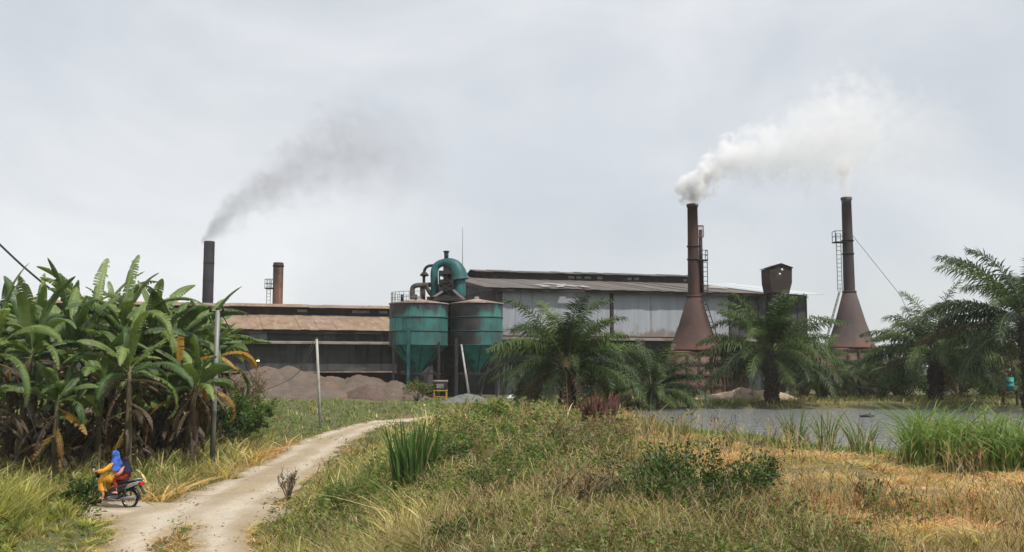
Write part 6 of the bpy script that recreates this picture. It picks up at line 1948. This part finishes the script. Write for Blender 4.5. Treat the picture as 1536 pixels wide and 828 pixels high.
    for (rx_, ry_, z_, cx_) in prof:
        for kx in range(n_):
            a = 2 * PI * kx / n_
            fold = 1 + 0.05 * math.sin(a * 6 + z_ * 9) * (1.45 - z_) / 0.3
            vs_.append(Jt(cx_ + rx_ * math.cos(a) * fold, ry_ * math.sin(a) * fold, z_ - 0.05 * math.cos(a) * (1.45 - z_) / 0.3 * -1, 0)[:3])
    for i in range(len(prof) - 1):
        for kx in range(n_):
            a, b_ = i * n_ + kx, i * n_ + (kx + 1) % n_
            fs_.append((a, b_, b_ + n_, a + n_))
    mb.add(vs_, fs_, True)
    mb.build('headscarf', headcloth, ps_)
    for sy in (-1, 1):
        c_ = Jt(0.43, sy * 0.18, 0.262, 0)
        loft([(-0.13 * s, 0.035 * s, -0.02 * s, 0.02 * s), (-0.05 * s, 0.045 * s, -0.02 * s, 0.06 * s), (0.05 * s, 0.048 * s, -0.02 * s, 0.05 * s), (0.13 * s, 0.03 * s, -0.015 * s, 0.02 * s)], 10).build('sandal', M['sandal'], ps_, c_[:3])
    return ps_


person('rider in yellow clothes and bright blue headscarf steering the motorbike', -0.16, 1.0, (0.5, 0.33, 1.06), M['blue_cloth'], M['yellow_cloth'], M['yellow_cloth'], 0.0)
person('small passenger in red with dark headscarf sitting behind the rider', -0.50, 0.74, (0.36, 0.24, 0.98), M['navy_cloth'], M['red_cloth'], M['pink_cloth'], 0.04)

# ------------------------------------------------------------------ smoke (volumes in hulls along each plume)
def plume(name, label, origin, pts, color, dens_mul, noise_scale, rot=(0, 0, 0), aniso=0.0, soft=0.55, nk=1.1, wind_y=0.0, px_per_m=1.0):
    """pts: (x, z, radius, density) in metres along local +X"""
    m = bpy.data.materials.new(name)
    m.use_nodes = True
    t = m.node_tree; t.nodes.clear()
    N, L = t.nodes.new, t.links.new
    o_ = N('ShaderNodeOutputMaterial')
    pv = N('ShaderNodeVolumePrincipled')
    pv.inputs['Color'].default_value = rgb(color)
    pv.inputs['Anisotropy'].default_value = aniso
    L(pv.outputs[0], o_.inputs['Volume'])
    tcn = N('ShaderNodeTexCoord'); sp = N('ShaderNodeSeparateXYZ')
    # billow: displace the lookup point with a noise vector
    nzv = N('ShaderNodeTexNoise'); nzv.inputs['Scale'].default_value = noise_scale * 0.6; nzv.inputs['Detail'].default_value = 3
    L(tcn.outputs['Object'], nzv.inputs['Vector'])
    L(tcn.outputs['Object'], sp.inputs[0])
    x0_, x1_ = pts[0][0], pts[-1][0]

    def math_(op, a, b_=None, c_=None, clamp=False):
        nn = N('ShaderNodeMath'); nn.operation = op; nn.use_clamp = clamp
        for i, v in enumerate((a, b_, c_)):
            if v is None: continue
            if isinstance(v, (int, float)): nn.inputs[i].default_value = v
            else: L(v, nn.inputs[i])
        return nn.outputs[0]
    tn = math_('DIVIDE', math_('SUBTRACT', sp.outputs['X'], x0_), x1_ - x0_, None, True)

    def curve(col, lo, hi):
        fc = N('ShaderNodeFloatCurve')
        cu = fc.mapping.curves[0]
        pp = [((q[0] - x0_) / (x1_ - x0_), (q[col] - lo) / (hi - lo)) for q in pts]
        cu.points[0].location = pp[0]; cu.points[1].location = pp[-1]
        for a_, b_ in pp[1:-1]: cu.points.new(a_, b_)
        for q in cu.points: q.handle_type = 'AUTO_CLAMPED'
        fc.mapping.update()
        L(tn, fc.inputs['Value'])
        return math_('MULTIPLY_ADD', fc.outputs[0], hi - lo, lo)
    zs_ = [q[1] for q in pts]; rs_ = [q[2] for q in pts]; ds_ = [q[3] for q in pts]
    cz = curve(1, min(zs_), max(zs_) + 1e-3); cr = curve(2, 0.0, max(rs_)); cd = curve(3, 0.0, max(ds_))
    dz = math_('SUBTRACT', sp.outputs['Z'], cz)
    dist = math_('SQRT', math_('ADD', math_('MULTIPLY', dz, dz), math_('MULTIPLY', sp.outputs['Y'], sp.outputs['Y'])))
    shp = math_('SUBTRACT', 1.0, math_('DIVIDE', dist, cr))
    nz = N('ShaderNodeTexNoise'); nz.inputs['Scale'].default_value = noise_scale; nz.inputs['Detail'].default_value = 5; nz.inputs['Roughness'].default_value = 0.6
    nz.inputs['Distortion'].default_value = 0.6
    L(tcn.outputs['Object'], nz.inputs['Vector'])
    val = math_('ADD', shp, math_('MULTIPLY', math_('SUBTRACT', nz.outputs['Fac'], 0.52), nk * 2))
    mr = N('ShaderNodeMapRange'); mr.interpolation_type = 'SMOOTHSTEP'
    mr.inputs['From Min'].default_value = 0.05; mr.inputs['From Max'].default_value = soft
    L(val, mr.inputs['Value'])
    # hull edge falls to nothing
    ef = N('ShaderNodeMapRange'); ef.interpolation_type = 'SMOOTHSTEP'
    ef.inputs['From Min'].default_value = -0.28; ef.inputs['From Max'].default_value = 0.1
    L(shp, ef.inputs['Value'])
    den = math_('MULTIPLY', math_('MULTIPLY', math_('MULTIPLY', mr.outputs[0], ef.outputs[0]), cd), dens_mul)
    L(den, pv.inputs['Density'])
    # hull
    mb = MB()
    xs_ = np.linspace(x0_, x1_, 40)
    from_ = [q[0] for q in pts]
    hp = []; hr = []
    for xv in xs_:
        hp.append((xv, 0, float(np.interp(xv, from_, zs_)))); hr.append(1.32 * max(0.05, float(np.interp(xv, from_, rs_))))
    n_ = 20
    vs_, fs_ = [], []
    for (p_, r_) in zip(hp, hr):
        for kx in range(n_):
            a = 2 * PI * kx / n_
            vs_.append((p_[0], r_ * math.cos(a), p_[2] + r_ * math.sin(a)))
    for i in range(len(hp) - 1):
        for kx in range(n_):
            a, b_ = i * n_ + kx, i * n_ + (kx + 1) % n_
            fs_.append((a, b_, b_ + n_, a + n_))
    fs_.append(tuple(range(n_))[::-1]); fs_.append(tuple((len(hp) - 1) * n_ + kx for kx in range(n_)))
    mb.add(vs_, fs_)
    me = mb.mesh(name)
    bm = bmesh.new(); bm.from_mesh(me); bmesh.ops.recalc_face_normals(bm, faces=bm.faces[:]); bm.to_mesh(me); bm.free()
    ob = link(name, me, m, None, origin)
    ob.rotation_euler = rot
    props(ob, label, 'smoke', 'smoke plumes')
    return ob


def ppts(ox, oy, s, rows):
    """rows in photo pixels relative to the chimney mouth -> metres"""
    return [((px - ox) / s, (oy - py) / s, r_ / s, d_) for (px, py, r_, d_) in rows]


s_ = F / 84.0
plume('smoke_plume', 'thick white smoke billowing right from the rust red kiln chimney', K1TOP, ppts(1042, 306, s_, [
    (1013, 286, 4, 0.6), (1024, 284, 20, 2.6), (1040, 282, 29, 3.4), (1056, 269, 36, 2.6), (1075, 250, 39, 1.6), (1098, 234, 42, 0.9), (1125, 228, 46, 0.55), (1165, 226, 58, 0.36), (1210, 212, 84, 0.24), (1255, 196, 105, 0.22), (1300, 194, 112, 0.15), (1345, 198, 105, 0.09), (1410, 205, 90, 0.05), (1500, 210, 80, 0.0)]),
      (0.985, 0.99, 1.0), 1.0, 0.85, nk=1.55, soft=0.75)
s_ = F / 116.0
A0 = Vector((s1.location.x, 116.0, zat(362, 116)))
plume('smoke_plume', 'grey smoke drifting right from the black smokestack', A0, ppts(311, 362, s_, [
    (298, 362, 5, 0.9), (304, 357, 14, 1.0), (312, 347, 23, 0.75), (323, 335, 32, 0.5), (340, 318, 39, 0.36), (362, 300, 46, 0.27), (395, 278, 55, 0.2), (440, 252, 74, 0.13), (490, 228, 100, 0.1), (545, 222, 110, 0.075), (600, 235, 105, 0.05), (680, 250, 90, 0.0)]),
      (0.44, 0.44, 0.48), 0.78, 0.5, nk=1.15, soft=1.0)
s_ = F / 92.0
plume('smoke_plume', 'thin pale smoke rising straight up from the grey kiln chimney', K2TOP, [(-0.1, 0, 0.55, 1.1), (0.8, 0.02, 0.62, 0.9), (1.8, 0.05, 0.75, 0.9), (2.6, 0.1, 1.0, 1.5), (3.4, 0.0, 1.4, 0.8), (4.6, -0.5, 2.0, 0.0)],
      (0.98, 0.975, 0.965), 1.0, 1.3, rot=(0, -PI / 2, 0), nk=0.5, soft=0.8)
s_ = F / 83.9
plume('smoke_plume', 'faint white wisp from the side vent of the rust red kiln', VENT, ppts(1057, 343, s_, [
    (1056, 343, 4, 0.6), (1066, 344, 9, 0.45), (1085, 347, 14, 0.2), (1110, 350, 18, 0.1), (1145, 348, 18, 0.05), (1190, 342, 14, 0.0)]),
      (0.98, 0.97, 0.95), 1.0, 0.9, nk=0.6, soft=0.8)

# ------------------------------------------------------------------ thin hazy air
hz_ = MB().box((-5200, -600, -3), (5200, 6000, 60)).build('haze', None)
m = bpy.data.materials.new('haze_air'); m.use_nodes = True
t = m.node_tree; t.nodes.clear()
o = t.nodes.new('ShaderNodeOutputMaterial'); pv = t.nodes.new('ShaderNodeVolumePrincipled')
pv.inputs['Color'].default_value = (0.93, 0.95, 0.98, 1); pv.inputs['Density'].default_value = 0.00022
t.links.new(pv.outputs[0], o.inputs['Volume'])
hz_.data.materials.append(m)
props(hz_, 'thin hazy air over the field and factory', 'haze', kind='stuff')
